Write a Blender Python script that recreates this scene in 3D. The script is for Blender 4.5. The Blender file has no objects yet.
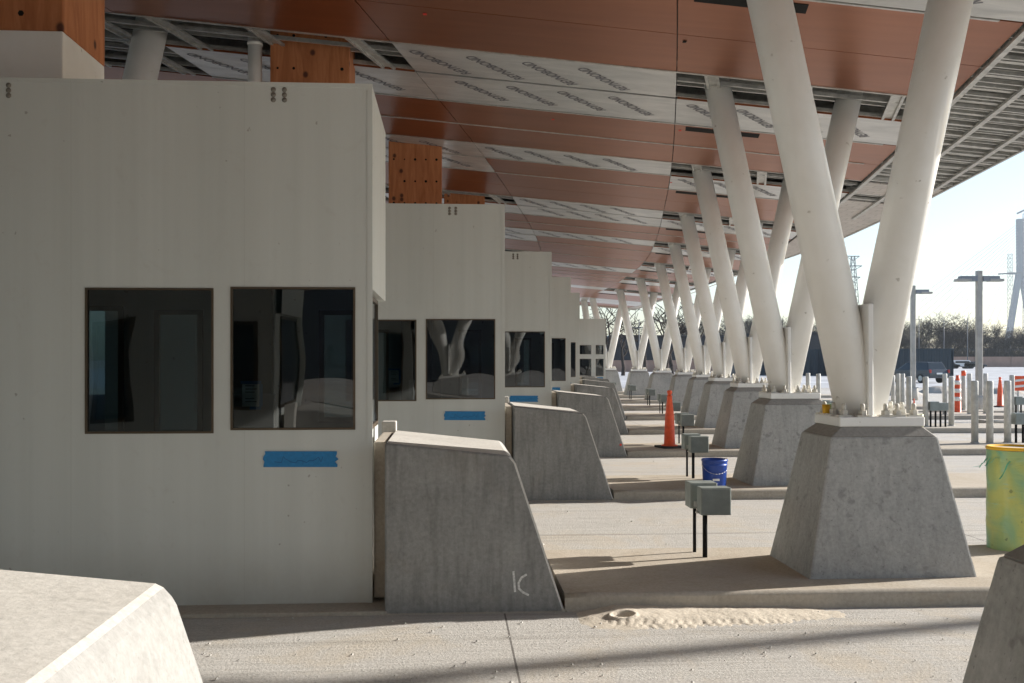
import bpy, bmesh, math, random
from mathutils import Vector, Matrix, noise
R = math.radians
C = bpy.context.scene.collection
S = bpy.context.scene
random.seed(7)

# ------------------------------------------------------------------ camera, sky, sun, exposure
cam = bpy.data.cameras.new('camera'); co = bpy.data.objects.new('camera', cam); C.objects.link(co)
co.location = (0, 0, 1.65); co.rotation_euler = (R(90), 0, 0)
cam.sensor_width = 36; cam.lens = 36 * 1000 / 1024
cam.shift_y = 18.5 / 1024; cam.clip_start = 0.05; cam.clip_end = 6000
S.camera = co
SUN_EL, SUN_AZ = 22.5, 17.5          # azimuth measured from +X towards +Y
w = bpy.data.worlds.new('World'); S.world = w; w.use_nodes = True
nt = w.node_tree; bg = nt.nodes['Background']
sky = nt.nodes.new('ShaderNodeTexSky'); sky.sky_type = 'NISHITA'; sky.sun_disc = False
sky.sun_elevation = R(SUN_EL); sky.sun_rotation = R(90 - SUN_AZ)
sky.dust_density = 0.9; sky.ozone_density = 1.8; sky.air_density = 1.0
nt.links.new(sky.outputs[0], bg.inputs[0]); bg.inputs[1].default_value = 0.08
sl = bpy.data.lights.new('sun', 'SUN'); so = bpy.data.objects.new('sun', sl); C.objects.link(so)
sl.energy = 4.1; sl.angle = R(0.55); sl.color = (1.0, 0.95, 0.885)
d = Vector((math.cos(R(SUN_EL)) * math.cos(R(SUN_AZ)), math.cos(R(SUN_EL)) * math.sin(R(SUN_AZ)), math.sin(R(SUN_EL))))
so.rotation_euler = d.to_track_quat('Z', 'Y').to_euler(); so.location = (20, 5, 20)
S.view_settings.view_transform = 'Standard'; S.view_settings.look = 'None'
S.view_settings.gamma = 1; S.view_settings.use_curve_mapping = False
S.view_settings.exposure = 1.3
S.render.engine = 'CYCLES'
S.cycles.max_bounces = 8; S.cycles.diffuse_bounces = 5; S.cycles.glossy_bounces = 4
S.cycles.transparent_max_bounces = 12; S.cycles.volume_bounces = 0

# ------------------------------------------------------------------ material helpers
def newmat(name):
    m = bpy.data.materials.new(name); m.use_nodes = True
    t = m.node_tree; b = t.nodes['Principled BSDF']
    return m, t, b
def N(t, kind, **kw):
    n = t.nodes.new(kind)
    for k, v in kw.items():
        if k in n.inputs: n.inputs[k].default_value = v
        else: setattr(n, k, v)
    return n
def ramp(t, fac, stops):
    r = t.nodes.new('ShaderNodeValToRGB'); e = r.color_ramp.elements
    while len(e) < len(stops): e.new(0.5)
    for el, (p, c) in zip(e, stops):
        el.position = p; el.color = (*c, 1) if len(c) == 3 else c
    t.links.new(fac, r.inputs[0]); return r.outputs[0]
def mix(t, fac, a, b, mode='MIX'):
    m = t.nodes.new('ShaderNodeMix'); m.data_type = 'RGBA'; m.blend_type = mode
    for sock, v in ((0, fac), (6, a), (7, b)):
        if isinstance(v, (int, float)): m.inputs[sock].default_value = v
        elif isinstance(v, tuple): m.inputs[sock].default_value = (*v, 1) if len(v) == 3 else v
        else: t.links.new(v, m.inputs[sock])
    return m.outputs[2]
def coords(t, scale=(1, 1, 1), rot=(0, 0, 0), world=False):
    tc = t.nodes.new('ShaderNodeNewGeometry' if world else 'ShaderNodeTexCoord')
    mp = t.nodes.new('ShaderNodeMapping'); mp.inputs['Scale'].default_value = scale; mp.inputs['Rotation'].default_value = rot
    t.links.new(tc.outputs['Position' if world else 'Object'], mp.inputs[0]); return mp.outputs[0]
def noi(t, vec, scale, detail=4, rough=0.55, dist=0.0):
    n = t.nodes.new('ShaderNodeTexNoise'); n.inputs['Scale'].default_value = scale
    n.inputs['Detail'].default_value = detail; n.inputs['Roughness'].default_value = rough; n.inputs['Distortion'].default_value = dist
    t.links.new(vec, n.inputs['Vector']); return n.outputs['Fac']
def bump(t, b, h, strength=0.3, dist=0.01):
    n = t.nodes.new('ShaderNodeBump'); n.inputs['Strength'].default_value = strength; n.inputs['Distance'].default_value = dist
    t.links.new(h, n.inputs['Height']); t.links.new(n.outputs[0], b.inputs['Normal'])
def math_(t, op, a, b=0.0):
    n = t.nodes.new('ShaderNodeMath'); n.operation = op
    for i, v in enumerate((a, b)):
        if isinstance(v, (int, float)): n.inputs[i].default_value = v
        else: t.links.new(v, n.inputs[i])
    return n.outputs[0]
def simple(name, col, rough=0.5, metal=0.0, var=0.0, vs=8, bmp=0.0, world=True, spec=None):
    m, t, b = newmat(name)
    b.inputs['Roughness'].default_value = rough; b.inputs['Metallic'].default_value = metal
    if spec is not None: b.inputs['Specular IOR Level'].default_value = spec
    if var > 0:
        v = coords(t, world=world); f = noi(t, v, vs, 5)
        c = ramp(t, f, [(0.3, tuple(x * (1 - var) for x in col)), (0.7, tuple(min(1, x * (1 + var)) for x in col))])
        t.links.new(c, b.inputs['Base Color'])
        if bmp: bump(t, b, f, bmp, 0.01)
    else: b.inputs['Base Color'].default_value = (*col, 1)
    return m

def concrete(name, lo, hi, pits=0.0, streak=0.0, stain=(0.30, 0.24, 0.17), stain_amt=0.3):
    m, t, b = newmat(name); b.inputs['Roughness'].default_value = 0.88
    b.inputs['Specular IOR Level'].default_value = 0.25
    v = coords(t, world=True)
    big = noi(t, v, 1.7, 6, 0.6, 0.4); fine = noi(t, v, 38, 5, 0.7)
    c = ramp(t, big, [(0.28, lo), (0.72, hi)])
    c = mix(t, 0.35, c, ramp(t, fine, [(0.3, tuple(x * 0.72 for x in lo)), (0.7, tuple(min(1, x * 1.2) for x in hi))]))
    if streak:
        sv = coords(t, (14, 14, 1.6), world=True); sf = noi(t, sv, 1.5, 4, 0.6)
        c = mix(t, ramp(t, sf, [(0.45, (0, 0, 0)), (0.75, (streak,) * 3)]), c, tuple(x * 0.55 for x in lo))
    if pits:
        pf = noi(t, v, 6.0, 3, 0.6, 0.6); pg = noi(t, v, 17.0, 2, 0.5)
        pm = math_(t, 'MULTIPLY', ramp(t, pf, [(0.52, (0, 0, 0)), (0.66, (1, 1, 1))]), ramp(t, pg, [(0.5, (0, 0, 0)), (0.6, (1, 1, 1))]))
        c = mix(t, math_(t, 'MULTIPLY', pm, pits), c, tuple(x * 0.35 for x in lo))
        p2 = ramp(t, noi(t, v, 55, 2, 0.5), [(0.66, (0, 0, 0)), (0.72, (pits,) * 3)])
        c = mix(t, p2, c, tuple(x * 0.35 for x in lo))
    st = noi(t, coords(t, (1, 1, 1.5), world=True), 1.1, 5, 0.65, 0.8)
    c = mix(t, ramp(t, st, [(0.55, (0, 0, 0)), (0.8, (stain_amt,) * 3)]), c, stain)
    t.links.new(c, b.inputs['Base Color']); bump(t, b, fine, 0.35, 0.006)
    return m

M = {}
M['conc_mid'] = concrete('mid_concrete', (0.25, 0.245, 0.23), (0.35, 0.345, 0.33), pits=0.2, stain_amt=0.15)
M['conc'] = concrete('cast_concrete', (0.19, 0.19, 0.185), (0.34, 0.335, 0.32), pits=0.0, streak=0.5, stain_amt=0.25)
M['conc_pit'] = concrete('pitted_concrete', (0.33, 0.33, 0.315), (0.50, 0.495, 0.475), pits=0.4, streak=0.3, stain_amt=0.12)
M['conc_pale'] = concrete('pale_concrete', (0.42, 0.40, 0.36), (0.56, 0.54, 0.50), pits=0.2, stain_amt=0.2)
M['kerb'] = concrete('kerb_concrete', (0.36, 0.32, 0.26), (0.50, 0.45, 0.38), streak=0.1, stain=(0.36, 0.28, 0.19), stain_amt=0.5)
M['grout'] = concrete('grout', (0.26, 0.25, 0.23), (0.38, 0.36, 0.33), stain_amt=0.2)

def paving(name):
    m, t, b = newmat(name); b.inputs['Roughness'].default_value = 0.9; b.inputs['Specular IOR Level'].default_value = 0.2
    v = coords(t, world=True); rv = coords(t, rot=(0, 0, R(-3.6)), world=True)
    big = noi(t, v, 0.35, 6, 0.62, 0.5); fine = noi(t, v, 60, 4, 0.75)
    c = ramp(t, big, [(0.3, (0.40, 0.385, 0.355)), (0.7, (0.58, 0.56, 0.525))])
    sv = N(t, 'ShaderNodeMapping'); t.links.new(rv, sv.inputs[0]); sv.inputs['Scale'].default_value = (0.7, 16, 1)
    br = noi(t, sv.outputs[0], 1.5, 5, 0.7)                           # broom finish running along the lanes
    c = mix(t, 0.45, c, ramp(t, br, [(0.3, (0.31, 0.29, 0.255)), (0.72, (0.64, 0.61, 0.56))]))
    c = mix(t, 0.4, c, ramp(t, fine, [(0.3, (0.26, 0.24, 0.21)), (0.7, (0.68, 0.65, 0.60))]))
    sd = noi(t, v, 0.9, 6, 0.7, 1.0)                                   # sand dusting
    c = mix(t, ramp(t, sd, [(0.5, (0, 0, 0)), (0.68, (0.75,) * 3)]), c, (0.50, 0.43, 0.33))
    dk = noi(t, sv.outputs[0], 0.45, 3, 0.5)
    c = mix(t, ramp(t, dk, [(0.56, (0, 0, 0)), (0.72, (0.45,) * 3)]), c, (0.27, 0.245, 0.21))
    gr = noi(t, v, 2.6, 7, 0.78, 1.2)
    c = mix(t, ramp(t, gr, [(0.54, (0, 0, 0)), (0.70, (0.38,) * 3)]), c, (0.30, 0.28, 0.25))
    grit = noi(t, v, 150, 2, 0.6)
    c = mix(t, ramp(t, grit, [(0.60, (0, 0, 0)), (0.68, (0.5,) * 3)]), c, (0.22, 0.20, 0.175))
    sep = N(t, 'ShaderNodeSeparateXYZ'); t.links.new(rv, sep.inputs[0])
    # joints
    def line(sock, off, step, wd):
        a = math_(t, 'ADD', sock, off); mo = math_(t, 'PINGPONG', a, step / 2)
        return math_(t, 'LESS_THAN', mo, wd)
    j = math_(t, 'MAXIMUM', line(sep.outputs[0], -0.36 + 4.5 * 20, 4.5, 0.006), line(sep.outputs[1], -4.2 + 5.15 * 20, 5.15, 0.006))
    c = mix(t, math_(t, 'MULTIPLY', j, 0.8), c, (0.10, 0.09, 0.08))
    t.links.new(c, b.inputs['Base Color'])
    h = math_(t, 'ADD', fine, math_(t, 'MULTIPLY', br, 1.2)); bump(t, b, h, 0.7, 0.011)
    return m
M['paving'] = paving('lane_paving')
def island_mat():
    m, t, b = newmat('island_paving'); b.inputs['Roughness'].default_value = 0.92; b.inputs['Specular IOR Level'].default_value = 0.2
    v = coords(t, world=True)
    c = ramp(t, noi(t, v, 1.4, 6, 0.65, 0.7), [(0.3, (0.40, 0.34, 0.26)), (0.62, (0.50, 0.455, 0.385)), (0.8, (0.58, 0.545, 0.48))])
    f = noi(t, v, 45, 5, 0.75)
    c = mix(t, 0.35, c, ramp(t, f, [(0.3, (0.25, 0.20, 0.14)), (0.7, (0.60, 0.53, 0.43))]))
    t.links.new(c, b.inputs['Base Color']); bump(t, b, f, 0.5, 0.01); return m
M['island'] = island_mat()
M['sand'] = simple('sand', (0.56, 0.50, 0.41), 0.95, var=0.15, vs=60, bmp=0.4, spec=0.1)
M['snow'] = simple('snowy_lot', (0.45, 0.45, 0.455), 0.8, var=0.28, vs=0.25, spec=0.2)
M['dirt'] = simple('dirt', (0.42, 0.38, 0.33), 0.95, var=0.3, vs=0.3, spec=0.1)

def booth_mat():
    m, t, b = newmat('booth_panel'); b.inputs['Roughness'].default_value = 0.42
    v = coords(t)
    sx = N(t, 'ShaderNodeMapping'); t.links.new(v, sx.inputs[0]); sx.inputs['Scale'].default_value = (1, 1, 0.02)
    sep = N(t, 'ShaderNodeSeparateXYZ'); t.links.new(v, sep.inputs[0])
    rib = math_(t, 'PINGPONG', math_(t, 'ADD', sep.outputs[0], 40), 0.036)
    n1 = noi(t, sx.outputs[0], 5, 4, 0.6); n2 = noi(t, v, 2.2, 5, 0.6)
    c = ramp(t, n1, [(0.3, (0.56, 0.575, 0.545)), (0.7, (0.62, 0.635, 0.605))])
    c = mix(t, ramp(t, n2, [(0.55, (0, 0, 0)), (0.8, (0.22,) * 3)]), c, (0.54, 0.525, 0.485))
    sp = noi(t, v, 20, 2, 0.4)
    c = mix(t, ramp(t, sp, [(0.735, (0, 0, 0)), (0.76, (0.6,) * 3)]), c, (0.25, 0.23, 0.2))
    seam = math_(t, 'LESS_THAN', math_(t, 'PINGPONG', math_(t, 'ADD', sep.outputs[0], 40.25), 0.56), 0.0022)
    c = mix(t, math_(t, 'MULTIPLY', seam, 0.18), c, (0.30, 0.29, 0.26))
    smu = noi(t, v, 4.5, 6, 0.75, 1.5)
    c = mix(t, ramp(t, smu, [(0.58, (0, 0, 0)), (0.74, (0.30,) * 3)]), c, (0.47, 0.45, 0.41))
    # splash dirt near the base
    dz = N(t, 'ShaderNodeMapRange'); t.links.new(sep.outputs[2], dz.inputs[0]); dz.inputs[1].default_value = 0.45; dz.inputs[2].default_value = 0.0
    dm = math_(t, 'MULTIPLY', math_(t, 'MULTIPLY', dz.outputs[0], noi(t, v, 3, 5, 0.7)), 0.8)
    c = mix(t, dm, c, (0.33, 0.29, 0.23))
    t.links.new(c, b.inputs['Base Color'])
    h = math_(t, 'ADD', math_(t, 'MULTIPLY', rib, 6.0), math_(t, 'MULTIPLY', n1, 0.6)); bump(t, b, h, 0.12, 0.01)
    return m
M['booth'] = booth_mat()
def white_paint():
    m, t, b = newmat('white_column_paint'); b.inputs['Roughness'].default_value = 0.38
    v = coords(t); n1 = noi(t, v, 2.5, 5, 0.65, 0.5)
    c = ramp(t, n1, [(0.3, (0.84, 0.83, 0.79)), (0.65, (0.90, 0.895, 0.87))])
    sc = noi(t, v, 11, 3, 0.5, 0.5)
    c = mix(t, ramp(t, sc, [(0.70, (0, 0, 0)), (0.75, (0.5,) * 3)]), c, (0.28, 0.25, 0.2))
    t.links.new(c, b.inputs['Base Color']); bump(t, b, noi(t, v, 5, 3), 0.06, 0.01); return m
M['white'] = white_paint()
def copper():
    m, t, b = newmat('copper_panel'); b.inputs['Metallic'].default_value = 0.7; b.inputs['Roughness'].default_value = 0.34
    v = coords(t, (0.5, 5, 1), world=True); n1 = noi(t, v, 1.2, 4, 0.6)
    big = noi(t, coords(t, world=True), 0.5, 3)
    c = ramp(t, n1, [(0.3, (0.27, 0.088, 0.034)), (0.7, (0.34, 0.118, 0.05))])
    c = mix(t, 0.3, c, ramp(t, big, [(0.35, (0.21, 0.06, 0.022)), (0.65, (0.37, 0.135, 0.06))]))
    t.links.new(c, b.inputs['Base Color']); bump(t, b, noi(t, coords(t, world=True), 1.3, 2), 0.04, 0.05); return m
M['copper'] = copper()
def film():
    m, t, b = newmat('protective_film'); b.inputs['Metallic'].default_value = 0.25; b.inputs['Roughness'].default_value = 0.28
    v = coords(t, (1, 3, 1), world=True); n1 = noi(t, v, 1.1, 5, 0.6, 0.8)
    c = ramp(t, n1, [(0.3, (0.42, 0.43, 0.43)), (0.7, (0.62, 0.62, 0.61))])
    t.links.new(c, b.inputs['Base Color']); bump(t, b, n1, 0.22, 0.05); return m
M['film'] = film()
def greypanel():
    m, t, b = newmat('grey_soffit_board'); b.inputs['Roughness'].default_value = 0.6
    v = coords(t, world=True)
    bt = N(t, 'ShaderNodeTexBrick'); t.links.new(v, bt.inputs[0]); bt.inputs['Scale'].default_value = 1.4
    bt.inputs['Color1'].default_value = (0.55, 0.52, 0.50, 1); bt.inputs['Color2'].default_value = (0.48, 0.455, 0.44, 1)
    bt.inputs['Mortar'].default_value = (0.34, 0.32, 0.30, 1); bt.inputs['Mortar Size'].default_value = 0.012
    t.links.new(bt.outputs[0], b.inputs['Base Color']); return m
M['grey_board'] = greypanel()
M['galv'] = simple('galvanised_steel', (0.50, 0.50, 0.48), 0.42, 0.55, var=0.22, vs=9)
M['deck'] = simple('dark_deck', (0.17, 0.175, 0.17), 0.7, 0.2, var=0.35, vs=2)
M['roofing'] = simple('roof_membrane', (0.5, 0.5, 0.5), 0.8)
M['black'] = simple('black_metal', (0.012, 0.012, 0.012), 0.8, spec=0.15)
M['rubber'] = simple('black_rubber', (0.025, 0.025, 0.025), 0.85, var=0.3, vs=14)
M['box'] = simple('grey_box_enamel', (0.235, 0.265, 0.25), 0.45, 0.1, var=0.12, vs=12)
M['bronze'] = simple('bronze_frame', (0.10, 0.075, 0.05), 0.45, 0.5)
M['hole'] = simple('vent_plug', (0.22, 0.20, 0.17), 0.7)
M['tape'] = simple('blue_tape', (0.015, 0.20, 0.46), 0.6, var=0.12, vs=40)
M['pen'] = simple('pen_ink', (0.01, 0.10, 0.27), 0.6)
M['paper'] = simple('paper', (0.75, 0.75, 0.72), 0.8)
M['ink'] = simple('dark_ink', (0.06, 0.07, 0.10), 0.7)
M['print'] = simple('film_print', (0.17, 0.17, 0.19), 0.6)
M['chalk'] = simple('chalk_mark', (0.66, 0.66, 0.64), 0.95, var=0.3, vs=70)
M['orange'] = simple('orange_plastic', (0.80, 0.10, 0.028), 0.45, var=0.14, vs=14)
M['redspot'] = simple('red_marker', (0.75, 0.05, 0.03), 0.6)
M['yellowspot'] = simple('yellow_marker', (0.8, 0.5, 0.03), 0.6)
M['refl'] = simple('reflective_white', (0.8, 0.8, 0.78), 0.5, var=0.1, vs=20)
M['bucket'] = simple('blue_plastic', (0.012, 0.055, 0.30), 0.35, var=0.08, vs=10)
M['bollard'] = simple('grey_bollard', (0.50, 0.50, 0.47), 0.6, 0.0, var=0.2, vs=8)
M['pole'] = simple('grey_lamp_pole', (0.40, 0.385, 0.36), 0.5, 0.3, var=0.15, vs=4)
M['lamp'] = simple('lamp_head', (0.25, 0.27, 0.30), 0.5, 0.3)
M['interior'] = simple('booth_interior', (0.09, 0.10, 0.105), 0.7, var=0.2, vs=2)
M['desk'] = simple('desk', (0.2, 0.2, 0.2), 0.5)
M['bark'] = simple('bare_branches', (0.05, 0.042, 0.038), 0.95, var=0.3, vs=2, spec=0.1)
M['navy'] = simple('navy_cladding', (0.013, 0.015, 0.023), 0.55, var=0.2, vs=0.4)
M['wall'] = simple('tan_masonry', (0.36, 0.24, 0.19), 0.9, var=0.12, vs=0.6)
M['tower'] = simple('pylon_concrete', (0.07, 0.105, 0.15), 0.8, var=0.05, vs=0.02)
M['cable'] = simple('stay_cable', (0.55, 0.58, 0.62), 0.6)
M['steel_dark'] = simple('painted_lattice', (0.10, 0.11, 0.13), 0.6)
M['white_car'] = simple('white_paint', (0.7, 0.7, 0.7), 0.3)
M['dark_car'] = simple('dark_grey_paint', (0.06, 0.07, 0.085), 0.25, 0.4)
M['car_glass'] = simple('car_glass', (0.03, 0.04, 0.05), 0.08)
M['tail'] = simple('red_lamp_lens', (0.45, 0.02, 0.02), 0.3)
M['nut'] = simple('white_nuts', (0.62, 0.59, 0.52), 0.6, var=0.25, vs=30)

def ply(name='plywood'):
    m, t, b = newmat(name); b.inputs['Roughness'].default_value = 0.75
    v = coords(t, (6, 6, 0.7), world=True); g = noi(t, v, 1.6, 6, 0.65, 1.2)
    c = ramp(t, g, [(0.25, (0.33, 0.105, 0.035)), (0.55, (0.50, 0.19, 0.075)), (0.8, (0.62, 0.27, 0.12))])
    vo = N(t, 'ShaderNodeTexVoronoi'); vv = coords(t, (1, 1, 0.8), world=True); t.links.new(vv, vo.inputs[0]); vo.inputs['Scale'].default_value = 5.0
    kn = ramp(t, vo.outputs['Distance'], [(0.10, (1, 1, 1)), (0.20, (0, 0, 0))])
    c = mix(t, kn, c, (0.10, 0.03, 0.015))
    t.links.new(c, b.inputs['Base Color']); return m
M['ply'] = ply()
def glass():
    m = bpy.data.materials.new('booth_glass'); m.use_nodes = True; t = m.node_tree; t.nodes.clear()
    o = t.nodes.new('ShaderNodeOutputMaterial'); tr = t.nodes.new('ShaderNodeBsdfTransparent'); tr.inputs[0].default_value = (0.19, 0.25, 0.27, 1)
    gl = t.nodes.new('ShaderNodeBsdfGlossy'); gl.inputs['Roughness'].default_value = 0.0; gl.inputs[0].default_value = (0.95, 0.98, 1, 1)
    fr = t.nodes.new('ShaderNodeFresnel'); fr.inputs[0].default_value = 1.75
    mx = t.nodes.new('ShaderNodeMixShader'); t.links.new(fr.outputs[0], mx.inputs[0]); t.links.new(tr.outputs[0], mx.inputs[1]); t.links.new(gl.outputs[0], mx.inputs[2])
    v = coords(t); n1 = noi(t, v, 1.3, 1, 0.4); bp = t.nodes.new('ShaderNodeBump'); bp.inputs['Strength'].default_value = 0.6; bp.inputs['Distance'].default_value = 0.012
    t.links.new(n1, bp.inputs['Height']); t.links.new(bp.outputs[0], gl.inputs['Normal']); t.links.new(mx.outputs[0], o.inputs[0]); return m
M['glass'] = glass()
def wrap():
    m, t, b = newmat('green_yellow_wrap'); b.inputs['Roughness'].default_value = 0.3
    v = coords(t, (1, 1, .7)); n1 = noi(t, v, 3.4, 3, 0.5, 1.0); n2 = noi(t, coords(t, (1, 1, 4)), 3, 3, 0.6, 1.5)
    c = ramp(t, n1, [(0.36, (0.46, 0.48, 0.13)), (0.52, (0.32, 0.44, 0.18)), (0.68, (0.17, 0.38, 0.24))])
    c = mix(t, ramp(t, n2, [(0.6, (0, 0, 0)), (0.66, (0.5,) * 3)]), c, (0.28, 0.45, 0.30))
    sp = noi(t, v, 22, 2, 0.4)
    c = mix(t, ramp(t, sp, [(0.70, (0, 0, 0)), (0.74, (0.6,) * 3)]), c, (0.08, 0.11, 0.05))
    t.links.new(c, b.inputs['Base Color']); bump(t, b, n2, 0.5, 0.02); return m
M['wrap'] = wrap()
M['wrapfilm'] = simple('green_film', (0.12, 0.45, 0.28), 0.3, var=0.3, vs=20)
M['yellow'] = simple('yellow_foam', (0.75, 0.42, 0.02), 0.6)
def corr():
    m, t, b = newmat('container_steel'); b.inputs['Roughness'].default_value = 0.5
    b.inputs['Base Color'].default_value = (0.018, 0.032, 0.046, 1); return m
M['container'] = corr()

# ------------------------------------------------------------------ mesh helpers
class MB:
    def __init__(s): s.b = bmesh.new(); s.mi = 0
    def poly(s, vs, mi=None):
        f = s.b.faces.new([s.b.verts.new(v) for v in vs]); f.material_index = s.mi if mi is None else mi; return f
    def hexa(s, p):                       # 8 points: bottom ring 0-3 (ccw from above), top ring 4-7
        v = [s.b.verts.new(q) for q in p]
        fs = []
        for f in ((3, 2, 1, 0), (4, 5, 6, 7), (0, 1, 5, 4), (1, 2, 6, 5), (2, 3, 7, 6), (3, 0, 4, 7)):
            ff = s.b.faces.new([v[i] for i in f]); ff.material_index = s.mi; fs.append(ff)
        return v
    def box(s, x0, x1, y0, y1, z0, z1):
        return s.hexa([(x0, y0, z0), (x1, y0, z0), (x1, y1, z0), (x0, y1, z0), (x0, y0, z1), (x1, y0, z1), (x1, y1, z1), (x0, y1, z1)])
    def beam(s, a, b, w_, h, up=Vector((0, 0, 1))):   # rectangular bar from a to b
        a = Vector(a); b = Vector(b); t = (b - a).normalized(); sd = t.cross(up)
        if sd.length < 1e-4: sd = Vector((1, 0, 0))
        sd.normalize(); u = sd.cross(t)
        sd = sd * w_ / 2; u = u * h / 2
        s.hexa([a - sd - u, a + sd - u, b + sd - u, b - sd - u, a - sd + u, a + sd + u, b + sd + u, b - sd + u])
    def tube(s, a, b, r0, r1=None, n=12, caps=True, smooth=True):
        if r1 is None: r1 = r0
        a = Vector(a); b = Vector(b); t = (b - a).normalized()
        x = t.orthogonal().normalized() if abs(t.z) < 0.999 else Vector((1, 0, 0)); y = t.cross(x)
        A = [s.b.verts.new(a + (x * math.cos(2 * math.pi * i / n) + y * math.sin(2 * math.pi * i / n)) * r0) for i in range(n)]
        B = [s.b.verts.new(b + (x * math.cos(2 * math.pi * i / n) + y * math.sin(2 * math.pi * i / n)) * r1) for i in range(n)]
        for i in range(n):
            f = s.b.faces.new((A[i], A[(i + 1) % n], B[(i + 1) % n], B[i])); f.smooth = smooth; f.material_index = s.mi
        if caps:
            f = s.b.faces.new(A[::-1]); f.material_index = s.mi
            f = s.b.faces.new(B); f.material_index = s.mi
    def lathe(s, prof, n=24, c=(0, 0), smooth=True):   # prof list of (r,z)
        rings = []
        for r, z in prof:
            rings.append([s.b.verts.new((c[0] + r * math.cos(2 * math.pi * i / n), c[1] + r * math.sin(2 * math.pi * i / n), z)) for i in range(n)])
        for A, B in zip(rings, rings[1:]):
            for i in range(n):
                f = s.b.faces.new((A[i], A[(i + 1) % n], B[(i + 1) % n], B[i])); f.smooth = smooth; f.material_index = s.mi
        for rr, rev in ((rings[0], True), (rings[-1], False)):
            f = s.b.faces.new(rr[::-1] if rev else rr); f.material_index = s.mi
    def prism(s, pts, y0, y1):            # polygon in xz extruded along y
        a = [s.b.verts.new((x, y0, z)) for x, z in pts]; b = [s.b.verts.new((x, y1, z)) for x, z in pts]
        n = len(pts); fs = [s.b.faces.new(a), s.b.faces.new(b[::-1])]
        for i in range(n): fs.append(s.b.faces.new((a[i], b[i], b[(i + 1) % n], a[(i + 1) % n])))
        for f in fs: f.material_index = s.mi
    def bevel(s, wd, seg=2, ang=20):
        bmesh.ops.remove_doubles(s.b, verts=s.b.verts, dist=1e-5)
        bmesh.ops.recalc_face_normals(s.b, faces=s.b.faces)
        es = [e for e in s.b.edges if len(e.link_faces) == 2 and e.calc_face_angle(0) > R(ang)]
        bmesh.ops.bevel(s.b, geom=es, offset=wd, segments=seg, profile=0.6, affect='EDGES')
        return s
    def build(s, name, mats, parent=None, recalc=True):
        if recalc: bmesh.ops.recalc_face_normals(s.b, faces=s.b.faces)
        me = bpy.data.meshes.new(name); s.b.to_mesh(me); s.b.free()
        for m in (mats if isinstance(mats, (list, tuple)) else [mats]): me.materials.append(m)
        o = bpy.data.objects.new(name, me); C.objects.link(o)
        if parent: o.parent = parent
        return o
def tag(o, label=None, cat=None, group=None, kind=None):
    if label: o['label'] = label
    if cat: o['category'] = cat
    if group: o['group'] = group
    if kind: o['kind'] = kind
    return o
def empty(name, loc, label, cat, group=None, rz=0):
    o = bpy.data.objects.new(name, None); C.objects.link(o); o.location = loc; o.rotation_euler = (0, 0, rz)
    o.empty_display_size = 0.2
    return tag(o, label, cat, group)
def copy_tree(o, parent=None):
    c = o.copy(); C.objects.link(c); c.parent = parent
    for ch in [x for x in bpy.data.objects if x.parent == o]: copy_tree(ch, c)
    return c
def dup(root, loc, label, rz=None, sc=None, group=None):
    c = copy_tree(root); c.location = loc; c['label'] = label
    if rz is not None: c.rotation_euler = (0, 0, rz)
    if sc is not None: c.scale = (sc, sc, sc) if isinstance(sc, (int, float)) else sc
    if group: c['group'] = group
    return c
def struct(name, mb, mats): return tag(mb.build(name, mats), kind='structure')

A = math.atan(0.0628); CA, SA = math.cos(A), math.sin(A)
P = 5.18
KX = {-3: -1.4, -2: 0.20, -1: 1.73, 0: 2.593, 1: 3.44, 2: 4.20, 3: 4.83, 4: 5.38, 5: 5.73, 6: 5.72, 7: 5.48, 8: 4.69, 9: 3.6, 10: 2.2}
def CK(k): return Vector((KX[k], 7.45 + P * k + (.28 if k == -1 else 0), 0))
def Xc(q):
    if q < -8: return KX[-3] + (q + 8) * .08
    f = (q - 7.45) / P; k = math.floor(f); k = max(-3, min(9, k)); u = f - k
    def g(i): return KX[max(-3, min(10, i))]
    p0, p1, p2, p3 = g(k - 1), g(k), g(k + 1), g(k + 2)
    if k == -3: p0 = 2 * p1 - p2
    return 0.5 * (2 * p1 + (p2 - p0) * u + (2 * p0 - 5 * p1 + 4 * p2 - p3) * u * u + (3 * p1 - p0 - 3 * p2 + p3) * u ** 3)
def LP(k, x, y, z=0):                     # lane-local point to world
    c = CK(k); return Vector((c.x + x * CA - y * SA, c.y + x * SA + y * CA, z))
ORD = {-3: 'behind the camera', -2: 'behind the camera', -1: 'closest to the camera', 0: 'first', 1: 'second', 2: 'third', 3: 'fourth', 4: 'fifth', 5: 'sixth', 6: 'seventh', 7: 'eighth', 8: 'ninth'}

# ------------------------------------------------------------------ ground
g = MB(); g.poly([(-1500, -300, 0), (2500, -300, 0), (2500, 3500, 0), (-1500, 3500, 0)]); struct('ground', g, M['dirt'])
g = MB(); g.poly([(-60, -30, .004), (60, -30, .004), (60, 58, .004), (-60, 58, .004)]); struct('road', g, M['paving'])
g = MB(); g.poly([(-80, 59, .008), (400, 59, .008), (400, 260, .008), (-80, 260, .008)]); struct('parking_lot', g, M['snow'])

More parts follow.
